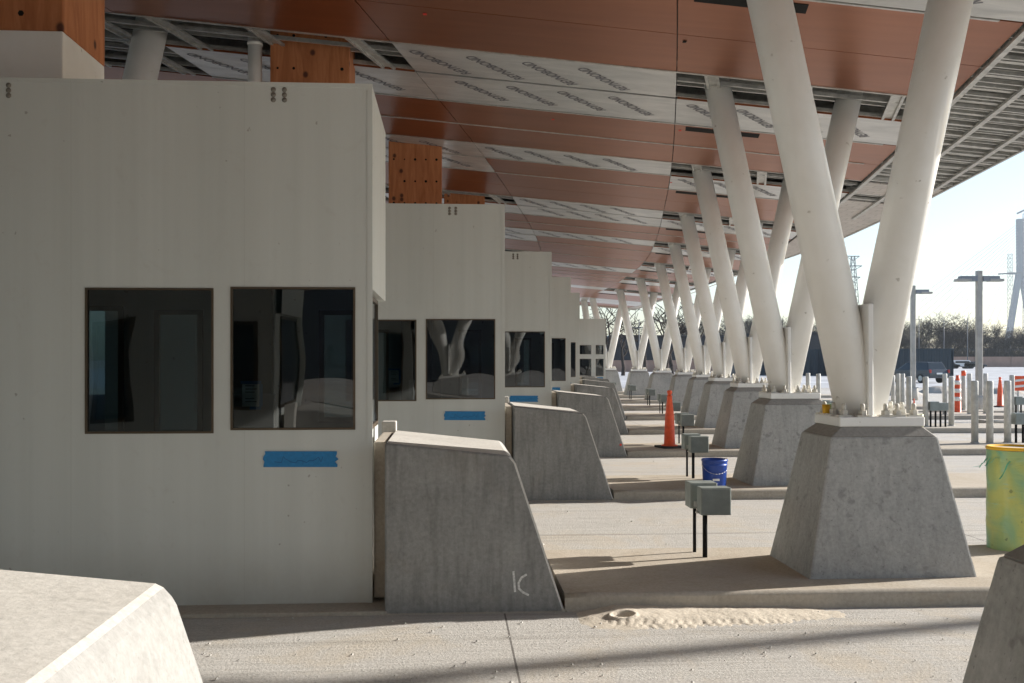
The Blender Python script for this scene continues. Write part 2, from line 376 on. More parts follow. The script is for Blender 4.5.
for k in range(-2, 9):
    m_ = MB(); m_.box(-9, -2.3, -.787, .80, -.05, .03)
    m_.bevel(.012)
    m2 = MB(); m2.mi = 0
    xr = 9.5 if k < 2 else (4.2 if k == 2 else 8.5)
    n = 60; prof = [(-.787, -.05), (-.775, .095), (-.755, .115), (-.735, .12), (.76, .12), (.79, .1), (.80, -.05)]
    rows = []
    for i in range(n + 1):
        x = -2.3 + (xr + 2.3) * i / n; r = []
        for j, (y, z) in enumerate(prof):
            jx = 0.006 * noise.noise(Vector((x * 2, k * 7, j))) if z > 0 else 0
            r.append(m2.b.verts.new((x, y + jx, z + jx * .7)))
        rows.append(r)
    for a, b in zip(rows, rows[1:]):
        for j in range(len(prof) - 1):
            f = m2.b.faces.new((a[j], b[j], b[j + 1], a[j + 1])); f.material_index = 1 if j == 3 else 0; f.smooth = j in (1, 2, 4)
    m2.b.faces.new(rows[0]); m2.b.faces.new(rows[-1][::-1])
    for mb_ in (m_, m2):
        o = mb_.build('traffic_island', [M['kerb'], M['island']]); o.location = CK(k); o.rotation_euler = (0, 0, A); tag(o, kind='structure')

# sand pile in front of the first island
sp = MB(); nx, ny = 200, 56; gv = []
for i in range(nx + 1):
    r = []
    for j in range(ny + 1):
        u = i / nx; v = j / ny; x = .36 + 1.95 * u; y = 5.98 + .66 * v + .063 * (x - .35)
        prof_u = min(1, u / .16) * max(0, 1 - u) ** .8
        e = max(0, prof_u) * max(0, min(1, v / .55)) ** 1.3
        h = .07 * e * (.75 + .25 * noise.noise(Vector((x * 3, y * 3, 1)))) + .006 * noise.noise(Vector((x * 9, y * 9, 0))) * min(1, e * 3) - .004
        h += .002 * noise.noise(Vector((x * 34, y * 34, 2))) * min(1, e * 5)
        if .16 < v < .40 and .12 < u < .93:      # tyre tread prints
            lug = math.sin(x * 105 + 3 * noise.noise(Vector((x * 4, y * 9, 5)))) * (1 if (v < .28) else -1)
            h -= .006 * (1 if lug > .2 and noise.noise(Vector((x * 2.2, y * 4, 3))) > -.12 else 0) * (.6 + .5 * noise.noise(Vector((x * 12, y * 12, 9)))) * min(1, e * 8)
        dd = math.hypot((x - .70) / .075, (y - 6.33) / .055)   # heel hollow
        if dd < 1.4: h += .012 * math.exp(-((dd - 1.1) / .25) ** 2)
        if dd < 1: h -= .045 * (1 - dd * dd)
        r.append(sp.b.verts.new((x, y, h)))
    gv.append(r)
for i in range(nx):
    for j in range(ny):
        f = sp.b.faces.new((gv[i][j], gv[i + 1][j], gv[i + 1][j + 1], gv[i][j + 1])); f.smooth = True
tag(sp.build('sand_pile', M['sand']), kind='stuff', label='loose pale sand drifted against the kerb in the foreground', cat='sand')
# pebbles and crumbs
pb = MB()
for i in range(420):
    x = random.uniform(-2.4, 5); y = random.uniform(4.8, 6.6) if i < 260 else random.uniform(6.8, 24); r = random.uniform(.004, .013) * (1 if y < 8 else 1.5)
    if i % 60 == 0: r *= 1.8
    z0 = .004; c = Vector((x, y, z0 + r * .5)); vs = [c + Vector((random.uniform(.6, 1.2) * r * a, random.uniform(.6, 1.2) * r * b, r * .8 * cc)) for a, b, cc in ((1, 0, 0), (0, 1, 0), (-1, 0, 0), (0, -1, 0), (0, 0, 1))]
    vv = [pb.b.verts.new(q) for q in vs]
    for a in range(4): pb.b.faces.new((vv[a], vv[(a + 1) % 4], vv[4]))
tag(pb.build('gravel_crumbs', M['conc_pale']), kind='stuff', label='scattered concrete crumbs and pebbles on the lane paving', cat='gravel')

# ------------------------------------------------------------------ V columns on their pedestals
def zc(s, q): return 4.97 - .085 * s - .011 * (q - 12.6)
def make_v(k):
    root = empty('v_column', (0, 0, 0), 'x', 'column', 'white V columns on concrete pedestals')
    # pedestal
    p = MB()
    p.hexa([(-.56, -.45, .05), (.68, -.45, .05), (.68, .45, .05), (-.56, .45, .05), (-.34, -.30, 1.10), (.45, -.30, 1.10), (.45, .30, 1.10), (-.34, .30, 1.10)])
    p.bevel(.018, 2); bmesh.ops.subdivide_edges(p.b, edges=[e for e in p.b.edges if e.calc_length() > .4], cuts=2, use_grid_fill=True)
    p.build('pedestal', M['conc_pit'], root)
    q = MB(); q.hexa([(-.335, -.295, 1.098), (.445, -.295, 1.098), (.445, .295, 1.098), (-.335, .295, 1.098), (-.24, -.24, 1.172), (.36, -.24, 1.172), (.36, .24, 1.172), (-.24, .24, 1.172)])
    q.bevel(.008, 1); q.build('grout_pad', M['grout'], root)
    bpz = MB(); bpz.prism([(-.255, 1.17), (.375, 1.17), (.375, 1.24), (-.255, 1.24)], -.25, .25); bpz.bevel(.006, 1); bpz.build('base_plate', M['white'], root)
    for sg in (-1, 1):
        lg = MB(); zt = 5.7; ax = sg * .222 * (zt - 1.24)
        lg.tube((sg * .012, 0, 1.235), (ax, 0, zt), .160, n=40, caps=True)
        lg.build('leg', M['white'], root)
    f = MB(); f.prism([(-.020, 1.238), (.020, 1.238), (.020, 2.06), (-.020, 2.06)], -.19, .19); f.bevel(.005, 1); f.build('gusset_plate', M['white'], root)
    fx = MB(); fx.box(-.19, .19, -.02, .02, 1.238, 1.75); fx.build('gusset_plate', M['white'], root)
    for (bx, by) in ((-.20, -.19), (-.07, -.21), (.10, -.21), (.19, -.20), (.32, -.19), (-.20, .0), (-.20, .19), (.32, .0), (.32, .19), (.06, .21)):
        nb = MB(); nb.box(bx - .05, bx + .05, by - .035, by + .035, 1.24, 1.252); nb.lathe([(.032, 1.252), (.032, 1.285)], 6, (bx, by), False); nb.lathe([(.017, 1.285), (.017, 1.325), (.010, 1.335)], 10, (bx, by)); nb.build('anchor_bolt', M['nut'], root)
    return root
v0 = make_v(0)
WH = {0: 'large white V column on a stained concrete pedestal, nearest whole one in view beside the wrapped tube',
      1: 'white V column on its pedestal directly behind the nearest whole V column'}
for k in range(-2, 9):
    lab = WH.get(k, 'white V column standing in concrete block, %s from the camera along the row' % ORD[k] if k > 0 else ('cropped grey pedestal and V column at the lower right corner of the view' if k == -1 else 'white V column mirrored in the booth glass, behind the viewer'))
    o = v0 if k == 0 else copy_tree(v0)
    o.location = CK(k); o.rotation_euler = (0, 0, A); o['label'] = lab
    if k == -1:
        for ch in bpy.data.objects:
            if ch.parent == o and ch.name.startswith('leg') and ch.data.vertices[60].co.x < 0: ch.rotation_euler.y = R(3.6)
for (dx, dy, mt) in ((-.20, .10, 'yellow'), (-.13, .2, 'wrap')):
    cp = MB(); cp.lathe([(.026, 1.25), (.030, 1.315)], 14, (dx - .02, dy)); cp.build('bolt_cover', M[mt], v0)
cp = MB(); cp.lathe([(.03, 1.15), (.03, 1.25)], 14, (.405, -.1)); cp.build('bolt_cover', M['wrap'], v0)

# ------------------------------------------------------------------ concrete crash blocks in front of the booths
def make_block():
    m_ = MB()
    m_.prism([(-3.47, .0), (-2.30, .0), (-2.625, .985), (-2.665, 1.03), (-3.47, 1.115)], -.787, .40)
    m_.bevel(.013, 1, 8)
    bmesh.ops.triangulate(m_.b, faces=[f for f in m_.b.faces if len(f.verts) > 4])
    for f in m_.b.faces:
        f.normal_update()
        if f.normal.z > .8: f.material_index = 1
        if f.normal.x > .4 and f.normal.y < -.3 and f.calc_area() < .06: f.material_index = 1   # sunlit bright edge painted into the colour of the right chamfer
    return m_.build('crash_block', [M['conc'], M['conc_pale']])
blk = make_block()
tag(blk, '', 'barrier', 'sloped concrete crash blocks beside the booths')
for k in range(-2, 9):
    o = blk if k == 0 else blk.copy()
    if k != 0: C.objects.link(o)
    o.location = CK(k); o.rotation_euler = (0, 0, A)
    o['label'] = {0: 'dark grey sloped concrete block beside nearest booth, chalk letters near its foot', -1: 'sunlit pale concrete block cropped by the lower left corner',
                  -2: 'sloped concrete block mirrored in the booth glass'}.get(k, 'grey sloped concrete block guarding the %s booth in the row' % ORD[k])
    if k == -1:
        o.location.x -= .02; o.data = o.data.copy(); o.data.materials[0] = M['conc_mid']
    fb = MB(); fb.box(-3.56, -3.48, -.50, .45, .05, 1.10); fb.bevel(.01); f2 = MB(); f2.box(-3.57, -3.46, .41, .55, .05, 1.18); f2.bevel(.01)
    r_ = empty('concrete_stub', CK(k), 'narrow tan concrete stub filling the gap between %s block and booth' % (ORD[k] if k >= 0 else 'the ' + ORD[k]), 'stub', 'narrow stubs between block and booth', A)
    fb.build('side_strip', M['kerb'], r_); f2.build('cap', M['conc_pale'], r_)
# chalk mark
def stroke(mb, pts, w_, y):
    for a, b in zip(pts, pts[1:]):
        a = Vector(a); b = Vector(b); d_ = (b - a).normalized(); nrm = Vector((-d_.y, d_.x)) * w_ / 2; a -= d_ * w_ * .2; b += d_ * w_ * .2
        mb.poly([(a.x - nrm.x, y, a.y - nrm.y), (b.x - nrm.x, y, b.y - nrm.y), (b.x + nrm.x, y, b.y + nrm.y), (a.x + nrm.x, y, a.y + nrm.y)])
ck = MB(); X0 = -2.30 - (565 - 518) * .00652
stroke(ck, [(X0 - .032, .275), (X0 - .026, .21), (X0 - .022, .145)], .014, -.7895)
stroke(ck, [(X0 + .052, .255), (X0 + .02, .235), (X0 + .002, .20), (X0 + .004, .165), (X0 + .03, .14), (X0 + .066, .122)], .014, -.7900)
ob = ck.build('chalk_letters', M['chalk'], blk)
rd = MB(); rd.lathe([(.02, 0), (.02, .002)], 10); 
o = rd.build('paint_dot', M['redspot']); o.rotation_euler = (R(90), 0, 0)
for b_ in bpy.data.objects:
    if b_.name.startswith('crash_block') and abs(b_.location.y - CK(2).y) < .1 and b_.parent is None: o.parent = b_; o.location = (-2.42, -.788, .22)

# ------------------------------------------------------------------ inspection booths
def window_in(mb_hole, x0, x1, z0, z1): pass
def make_booth(wins, ztop=3.49, xl=-8.2, depth=1.42, dots=(-4.22, -6.0), tape=(-4.28, -3.80, .94, 1.045)):
    root = empty('inspection_booth', (0, 0, 0), 'x', 'booth', 'white inspection booths in a row')
    xr = -3.57; y0 = -.547; yb = y0 + depth; zb = .0; th = .05
    m_ = MB()
    # front wall built as a grid with window openings
    xs = sorted(set([xl, xr] + [a for w_ in wins for a in w_[:2]])); zs = sorted(set([zb, ztop] + [a for w_ in wins for a in w_[2:]]))
    for i in range(len(xs) - 1):
        for j in range(len(zs) - 1):
            cx = (xs[i] + xs[i + 1]) / 2; cz = (zs[j] + zs[j + 1]) / 2
            if any(w_[0] < cx < w_[1] and w_[2] < cz < w_[3] for w_ in wins): continue
            m_.poly([(xs[i], y0, zs[j]), (xs[i + 1], y0, zs[j]), (xs[i + 1], y0, zs[j + 1]), (xs[i], y0, zs[j + 1])])
    for (a, b, c, d_) in wins:     # reveals
        m_.poly([(a, y0, c), (b, y0, c), (b, y0 + th, c), (a, y0 + th, c)]); m_.poly([(a, y0, d_), (b, y0, d_), (b, y0 + th, d_), (a, y0 + th, d_)])
        m_.poly([(a, y0, c), (a, y0, d_), (a, y0 + th, d_), (a, y0 + th, c)]); m_.poly([(b, y0, c), (b, y0, d_), (b, y0 + th, d_), (b, y0 + th, c)])
    # right side: upper hood flush, lower set back
    zh = 2.125; xi = xr - .06
    m_.poly([(xr, y0, zh), (xr, yb, zh), (xr, yb, ztop), (xr, y0, ztop)])
    m_.poly([(xr, y0 + .02, zh), (xr, yb, zh), (xi, yb, zh), (xi, y0 + .02, zh)])
    m_.poly([(xr, y0, zb), (xr, y0 + .02, zb), (xr, y0 + .02, zh), (xr, y0, zh)])
    m_.poly([(xr, y0 + .02, zb), (xi, y0 + .02, zb), (xi, y0 + .02, zh), (xr, y0 + .02, zh)])
    m_.poly([(xi, y0 + .02, zb), (xi, yb, zb), (xi, yb, zh), (xi, y0 + .02, zh)])
    m_.poly([(xl, y0, zb), (xl, yb, zb), (xl, yb, ztop), (xl, y0, ztop)])
    # back wall with two openings
    bw = [(-5.98, -5.64, 1.05, 2.08), (-5.40, -5.02, 1.05, 2.05), (-4.10, -3.80, 1.15, 2.05)]
    xs = sorted(set([xl, xi] + [a for w_ in bw for a in w_[:2]])); zs = sorted(set([zb, ztop] + [a for w_ in bw for a in w_[2:]]))
    for i in range(len(xs) - 1):
        for j in range(len(zs) - 1):
            cx = (xs[i] + xs[i + 1]) / 2; cz = (zs[j] + zs[j + 1]) / 2
            if any(w_[0] < cx < w_[1] and w_[2] < cz < w_[3] for w_ in bw): continue
            m_.poly([(xs[i], yb, zs[j]), (xs[i + 1], yb, zs[j]), (xs[i + 1], yb, zs[j + 1]), (xs[i], yb, zs[j + 1])])
    m_.poly([(xl, y0, ztop), (xr, y0, ztop), (xr, yb, ztop), (xl, yb, ztop)])
    bmesh.ops.remove_doubles(m_.b, verts=m_.b.verts, dist=1e-5)
    m_.build('wall_panel', M['booth'], root, recalc=False)
    # corner and top trim
    t_ = MB(); t_.box(xr - .03, xr + .004, y0 - .005, y0 - .0005, zb, ztop + .004); t_.box(xl, xr - .031, y0 - .005, y0 - .0005, ztop - .025, ztop + .004); t_.box(xl, xr, y0 + .03, y0 + .06, zb - .02, zb + .0005)
    t_.build('corner_trim', M['booth'], root)
    # interior lining
    i_ = MB(); e = .06
    i_.poly([(xl + e, y0 + e, .3), (xi - e, y0 + e, .3), (xi - e, yb - e, .3), (xl + e, yb - e, .3)])
    i_.poly([(xl + e, y0 + e, 2.55), (xi - e, y0 + e, 2.55), (xi - e, yb - e, 2.55), (xl + e, yb - e, 2.55)])
    i_.poly([(xi - 3.2, y0 + e, .3), (xi - 3.2, yb - e, .3), (xi - 3.2, yb - e, 2.55), (xi - 3.2, y0 + e, 2.55)])
    i_.box(xi - 1.22, xi - .82, yb - .2, yb - .08, .3, 2.5)
    i_.build('interior_lining', M['interior'], root)
    dk = MB(); dk.box(xi - 2.9, xi - .3, y0 + .5, yb - .1, .95, 1.0); dk.box(xi - 1.1, xi - .7, y0 + .7, y0 + .75, 1.1, 1.4); dk.box(xi - .92, xi - .88, y0 + .72, y0 + .74, 1.0, 1.1)
    dk.build('desk', M['desk'], root)
    for (a, b, c, d_) in wins:
        fr = MB(); fw = .014; yf = y0 - .006; ye = y0 + .04
        fr.box(a, b, yf, ye, c, c + fw); fr.box(a, b, yf, ye, d_ - fw, d_); fr.box(a, a + fw, yf, ye, c + fw, d_ - fw); fr.box(b - fw, b, yf, ye, c + fw, d_ - fw)
        w_ = fr.build('window', M['bronze'], root)
        gp = MB(); gp.poly([(a + fw, y0 + .012, c + fw), (b - fw, y0 + .012, c + fw), (b - fw, y0 + .012, d_ - fw), (a + fw, y0 + .012, d_ - fw)]); gp.build('pane', M['glass'], w_)
    for (a, b, c, d_) in bw:
        fr = MB(); fw = .04
        fr.box(a, b, yb - .03, yb + .01, c, c + fw); fr.box(a, b, yb - .03, yb + .01, d_ - fw, d_); fr.box(a, a + fw, yb - .03, yb + .01, c + fw, d_ - fw); fr.box(b - fw, b, yb - .03, yb + .01, c + fw, d_ - fw)
        w_ = fr.build('window', M['bronze'], root); gp = MB(); gp.poly([(a + fw, yb, c + fw), (b - fw, yb, c + fw), (b - fw, yb, d_ - fw), (a + fw, yb, d_ - fw)]); gp.build('pane', M['glass'], w_)
    # side window
    sw = MB(); sw.box(xi, xi + .022, y0 + .10, y0 + .13, 1.15, 2.11); sw.box(xi, xi + .022, y0 + 1.1, y0 + 1.13, 1.15, 2.11); sw.box(xi, xi + .022, y0 + .13, y0 + 1.1, 1.15, 1.18); sw.box(xi, xi + .022, y0 + .13, y0 + 1.1, 2.08, 2.11)
    w_ = sw.build('side_window', M['bronze'], root); gp = MB(); gp.box(xi + .001, xi + .008, y0 + .13, y0 + 1.1, 1.18, 2.08); gp.build('pane', M['car_glass'], w_)
    if tape:
        tp = MB(); a, b, c, d_ = tape; n = 6; L = []; Rr = []
        random.seed(3)
        for i in range(n + 1):
            z = c + (d_ - c) * i / n; L.append((a + random.uniform(-.008, .008), y0 - .0065, z)); Rr.append((b + random.uniform(-.016, .016), y0 - .0065, z - .003))
        tp.poly(L[::-1] + Rr if False else [*Rr, *L[::-1]]); tpo = tp.build('painters_tape', M['tape'], root)
        sc = MB(); random.seed(8); px_ = a + .07; zc_ = (c + d_) / 2 - .005; pp = []
        while px_ < b - .08: pp.append((px_, zc_ + random.uniform(-.022, .022))); px_ += random.uniform(.010, .024)
        stroke(sc, pp, .004, y0 - .0072); sc.build('pen_marks', M['pen'], tpo)
    for dx in dots:
        for i in range(2):
            for j in range(3):
                h = MB(); h.lathe([(.017, 0), (.017, .003), (.006, .003), (.006, .0045)], 12); o = h.build('vent_plug', M['hole'], root)
                o.rotation_euler = (R(90), 0, 0); o.location = (dx + i * .073, y0 - .001, ztop - .045 - .034 * j)
    return root
def notice(root, x, z):
    y = -.547 + .03
    n_ = MB(); n_.box(x, x + .115, y, y + .001, z, z + .16); pp = n_.build('paper_notice', M['paper'], root)
    l = MB()
    for i in range(6):
        if i in (3,): continue
        l.box(x + .02, x + (.095 if i % 2 else .08), y - .0012, y - .0006, z + .135 - i * .021, z + .141 - i * .021)
    l.build('printed_lines', M['ink'], pp)
    tt = MB(); tt.box(x - .01, x + .125, y - .002, y - .0014, z + .15, z + .17); tt.box(x + .05, x + .125, y - .002, y - .0014, z - .02, z); tt.box(x + .112, x + .135, y - .003, y - .0022, z, z + .15); tt.build('tape_edge', M['tape'], pp)
W2 = [(-5.44, -4.61, 1.165, 2.125), (-4.50, -3.68, 1.185, 2.135)]
booth0 = make_booth(W2)
for k in range(-3, 7):
    o = booth0 if k == 0 else copy_tree(booth0)
    o.location = CK(k); o.rotation_euler = (0, 0, A)
    o['label'] = {0: 'largest white metal booth filling the left of view, two dark windows, blue tape', -1: 'white booth beside the camera outside the left edge of view', -2: 'white booth just behind the camera', -3: 'white booth farther behind the camera',
                  1: 'second white booth, right window mirroring a V column above tape'}.get(k, 'white booth, %s in the receding row, partly hidden by nearer ones' % ORD[k])
    if k == 0: bz = o
    if k == 1: b1 = o
notice(bz, -4.43, 1.34); notice(b1, -4.93, 1.38)
b9 = make_booth([(-4.0, -3.66, 1.9, 2.3), (-4.0, -3.66, .95, 1.7), (-4.75, -4.2, 1.9, 2.3), (-4.75, -4.2, .95, 1.7)], ztop=3.45, dots=(), tape=(-3.95, -3.68, .78, .90))
b9.location = (4.05 + 3.57, CK(7).y + .8, 0); b9.rotation_euler = (0, 0, A); b9['label'] = 'farthest small booth with windows in two tiers, before the open sky'
for ch in [c for c in bpy.data.objects if c.parent == b9 and c.name.startswith('window')]: pass
# scale windows wider on the two tier booth

# ------------------------------------------------------------------ canopy
def edge_x(y):
    T = [(-14, 3.0), (-8, 4.2), (0, 5.5), (8, 6.55), (14.2, 7.27), (18.3, 7.65), (24, 7.96), (28, 7.92), (33.7, 7.7), (40, 7.4), (52, 6.6), (60, 5.6)]
    for (a, b), (c, d_) in zip(T, T[1:]):
        if y <= c: return b + (d_ - b) * (y - a) / (c - a)
    return T[-1][1]
def edge_s(q):
    s = (edge_x(q) - Xc(q)) / CA
    for _ in range(3): s = (edge_x(q + s * SA) - Xc(q)) / CA
    return s
def PP(s, q, dz=0): return Vector((Xc(q) + s * CA, q + s * SA, zc(s, q) + dz))
canopy = empty('canopy', (0, 0, 0), 'long sloping canopy roof with copper ceiling panels over all the lanes', 'canopy')
QE = CK(8).y + 3.4
def panel(name, mat, s0, s1, q0, q1, th=.02, gap=.006, dz=0, clip=0.0, steps=3):
    s0 += gap; s1 -= gap; q0 += gap; q1 -= gap
    mb = MB(); lo = []; hi = []
    for i in range(steps + 1):
        q = q0 + (q1 - q0) * i / steps; e = edge_s(q) - clip; a = s0; b = min(s1, e)
        if b - a < .03: b = a + .03
        lo.append([mb.b.verts.new(PP(a, q, dz)), mb.b.verts.new(PP(b, q, dz))]); hi.append([mb.b.verts.new(PP(a, q, dz + th)), mb.b.verts.new(PP(b, q, dz + th))])
    for i in range(steps):
        mb.b.faces.new((lo[i][0], lo[i + 1][0], lo[i + 1][1], lo[i][1])); mb.b.faces.new((hi[i][0], hi[i][1], hi[i + 1][1], hi[i + 1][0]))
        mb.b.faces.new((lo[i][0], hi[i][0], hi[i + 1][0], lo[i + 1][0])); mb.b.faces.new((lo[i][1], lo[i + 1][1], hi[i + 1][1], hi[i][1]))
    mb.b.faces.new((lo[0][0], lo[0][1], hi[0][1], hi[0][0])); mb.b.faces.new((lo[-1][0], hi[-1][0], hi[-1][1], lo[-1][1]))
    return mb.build(name, mat, canopy)
# film lettering
fc = bpy.data.curves.new('lettering', 'FONT'); fc.body = 'REYNOBOND'; fc.size = .150; fc.offset = .0035; fc.space_character = 1.0; fc.align_x = 'CENTER'; fc.align_y = 'CENTER'
to = bpy.data.objects.new('lettering_tmp', fc); C.objects.link(to); bpy.context.view_layer.update()
tm = bpy.data.meshes.new_from_object(to.evaluated_get(bpy.context.evaluated_depsgraph_get()))
TV = [v.co.copy() for v in tm.vertices]; TF = [tuple(p.vertices) for p in tm.polygons]
bpy.data.objects.remove(to); bpy.data.meshes.remove(tm)
def lettering(pan, s0, s1, q0, q1):
    mb = MB(); ang = R(180 + 56); any_ = False
    row = 0; q = q0 + .62
    while q < q1 - .35:
        s = s0 + .45 + (.3 if row % 2 else 0)
        while s < s1 - .3:
            vs = []
            for v in TV:
                x = v.x * 1.0; y = v.y * 1.45
                xx = x * math.cos(ang) - (-y) * math.sin(ang); yy = x * math.sin(ang) + (-y) * math.cos(ang)   # y flipped: read from below
                vs.append(mb.b.verts.new(PP(s + xx, q + yy, -.0065)))
            for f in TF: mb.b.faces.new([vs[i] for i in f])
            any_ = True; s += .68
        q += 1.15; row += 1
    if any_: mb.build('printed_lettering', M['print'], pan, recalc=False)
    else: mb.b.free()
def framing(s0, s1, q0, q1, nrail=4, cross=1.15, clip=.05, dz=0):
    mb = MB(); n = nrail
    for i in range(n):
        q = q0 + .05 + (q1 - q0 - .10) * i / max(1, n - 1); e = min(s1, edge_s(q) - clip)
        if e - s0 < .1: continue
        seg = max(1, int((e - s0) / 2.5)); zz = dz + (.03 if i in (0, n - 1) else (.05, .03, .08)[i % 3])
        for j in range(seg):
            a = s0 + (e - s0) * j / seg; b = s0 + (e - s0) * (j + 1) / seg
            mb.beam(PP(a, q, zz), PP(b, q, zz), .035, .045)
            if i % 2: mb.beam(PP(a, q + .75, dz + .30), PP(b, q + .75, dz + .30), .06, .09)
    s = s0 + .35
    while s < s1 - .1:
        if s < edge_s((q0 + q1) / 2) - clip - .3:
            mb.beam(PP(s, q0 + .01, dz + .0), PP(s + .12, q1 - .01, dz + .0), .035, .03); mb.beam(PP(s + .14, q0 + .01, dz + .0), PP(s + .26, q1 - .01, dz + .0), .035, .03)
            mb.beam(PP(s + .07, q0 + .01, dz + .016), PP(s + .19, q1 - .01, dz + .016), .12, .010)
        s += cross
    return mb.build('steel_framing', M['galv'], canopy)
COLS = [(-1.38, 1.95), (-4.78, -1.38), (-7.95, -4.78), (-11.1, -7.95), (-26, -11.1)]
BANDS = [('A', -.6, .55), ('B', .55, 1.9), ('C', 1.9, 3.25), ('D', 3.25, 4.58)]
# o open, f film, c copper
TYPE = {0: {k: 'ofcc' for k in range(-3, 12)},
        1: {-3: 'fccc', -2: 'fccc', -1: 'ffcc', 0: 'ffcc', 1: 'ffcc', 2: 'fccc', 3: 'ffcc', 4: 'fccc', 5: 'ccfc', 6: 'cccc', 7: 'fccc', 8: 'cccc'},
        2: {-3: 'ofcc', -2: 'ofcc', -1: 'ofcc', 0: 'ofcc', 1: 'ofcc', 2: 'ffcc', 3: 'ofcc', 4: 'ffcc', 5: 'ofcc', 6: 'ffcc', 7: 'ofcc', 8: 'ffcc'},
        3: {k: 'oocc' for k in range(-3, 12)}, 4: {k: 'cccc' for k in range(-3, 12)}}
for ci, (s0, s1) in enumerate(COLS):
    for k in range(-3, 9):
        ty = TYPE[ci].get(k, 'ofcc')
        for (bn, a, b), tch in zip(BANDS, ty):
            qa = 7.45 + P * k + a; qb = 7.45 + P * k + (b if bn != 'D' else P - .6)
            if qa > QE: continue
            qb = min(qb, QE)
            if tch == 'c':
                if k < -1 and bn == 'D': continue
                if k < -1: qb = 7.45 + P * (k + 1) - .6
                if ci == 4:
                    if bn != 'A': continue
                    qb = min(QE, 7.45 + P * (k + 1) - .6)
                panel('copper_panel', M['copper'], s0, s1, qa, qb, clip=.12)
            elif tch == 'f' or k == 8:
                pn = panel('film_panel', M['film'], s0, s1, qa + .03, qb - .03, clip=.12, dz=-.003)
                e = min(s1, edge_s(qa) - .3)
                if 0 <= k <= 5 and not (ci == 1 and bn == 'B' and ty[0] == 'f'):
                    if ci == 1 and ty.startswith('ff'): lettering(pn, s0, e, qa, qb + 1.3)
                    else: lettering(pn, s0, e, qa, qb)
            else:
                framing(s0, s1, qa, qb, 4 if bn == 'A' else 5)
                if ci == 0 or ci == 2:
                    lip = MB(); lip.beam(PP(s0 + .02, qb - .02, .01), PP(min(s1, edge_s(qb) - .2), qb - .02, .01), .02, .05); lip.build('copper_edge', M['copper'], canopy)
for (s0, s1) in COLS: panel('copper_panel', M['copper'], s0, s1, -45, 7.45 - 3 * P - .6, clip=.12, steps=12)
# pale joint rails between bands in the second column
for k in range(0, 7):
    for b in (-.6, 1.9, 3.25 if k % 2 else .55):
        q = 7.45 + P * k + b
        for (s0, s1) in COLS[1:3] + ([(-1.38, 1.7)] if b != .55 else []):
            if q < QE: jr = MB(); jr.beam(PP(s0, q, -.004), PP(min(s1, edge_s(q) - .2), q, -.004), .035, .012); jr.build('joint_rail', M['galv'], canopy)
# black light slots beside each column, in the copper strip
for k in range(-1, 9):
    for (sa, sb) in ((-1.22, -.12),):
        q = 7.45 + P * k + 2.02; sm = MB()
        e = edge_s(q)
        if sb > e: continue
        sm.hexa([PP(sa, q, -.004), PP(sb, q, -.004), PP(sb, q + .24, -.004), PP(sa, q + .24, -.004), PP(sa, q, .0), PP(sb, q, .0), PP(sb, q + .24, .0), PP(sa, q + .24, .0)])
        sm.build('light_slot', M['black'], canopy)
# markers
for (s, q, mt) in ((-1.3, 14.9, 'redspot'), (-4.1, 10.9, 'redspot'), (-3.2, 15.0, 'redspot'), (-1.35, 19.0, 'redspot'), (1.2, 15.2, 'redspot'), (3.1, 13.6, 'yellowspot'), (2.4, 15.6, 'yellowspot'), (-1.3, 10.9, 'black')):
    mk = MB(); c = PP(s, q, -.006); mk.box(c.x - .02, c.x + .02, c.y - .025, c.y + .025, c.z - .004, c.z); mk.build('marker_tag', M[mt], canopy)
# outer lattice strip and grey boards
def fine_frame(s0, q0, q1, step=.17):
    mb = MB(); q = q0; i = 0
    while q < q1:
        e = edge_s(q) - .03
        if e - s0 > .1:
            jt = .05 * math.sin(i * 2.3)
            mb.beam(PP(s0, q, .02 + jt * .3), PP(e, q, .02 + jt * .3), .035 if i % 3 else .075, .04)
            if i % 2 == 0: mb.beam(PP(s0, q + .06, .16), PP(e, q + .06, .16), .03, .09)
        q += step; i += 1
    return mb.build('steel_framing', M['galv'], canopy)
k0 = 7.45 + P * 1
fine_frame(2.0, -12, 2.0); fine_frame(2.0, 2.0, 10.0); fine_frame(2.0, 10.0, 17.3)
fr = MB()
for off in (0.0, .62, 1.25, 1.9, 2.55, 3.2):
    q = -12.0
    while q < 20:
        a = 2.01 + off; b = 2.01 + off
        if a < edge_s(q) - .1 and b < edge_s(q + 1.5) - .1: fr.beam(PP(a, q, -.02), PP(b, q + 1.5, -.02), .07, .035)
        q += 1.5
fr.build('cross_rail', M['galv'], canopy)
def grey(q0, q1): panel('grey_board', M['grey_board'], 2.0, 20, q0, q1, clip=.02, steps=6)
grey(17.3, 18.35); grey(19.1, 24.0); grey(24.0, 29.5); grey(29.5, 35.0); grey(35, 42); grey(42, QE)
fine_frame(2.0, 18.35, 19.1, .2)
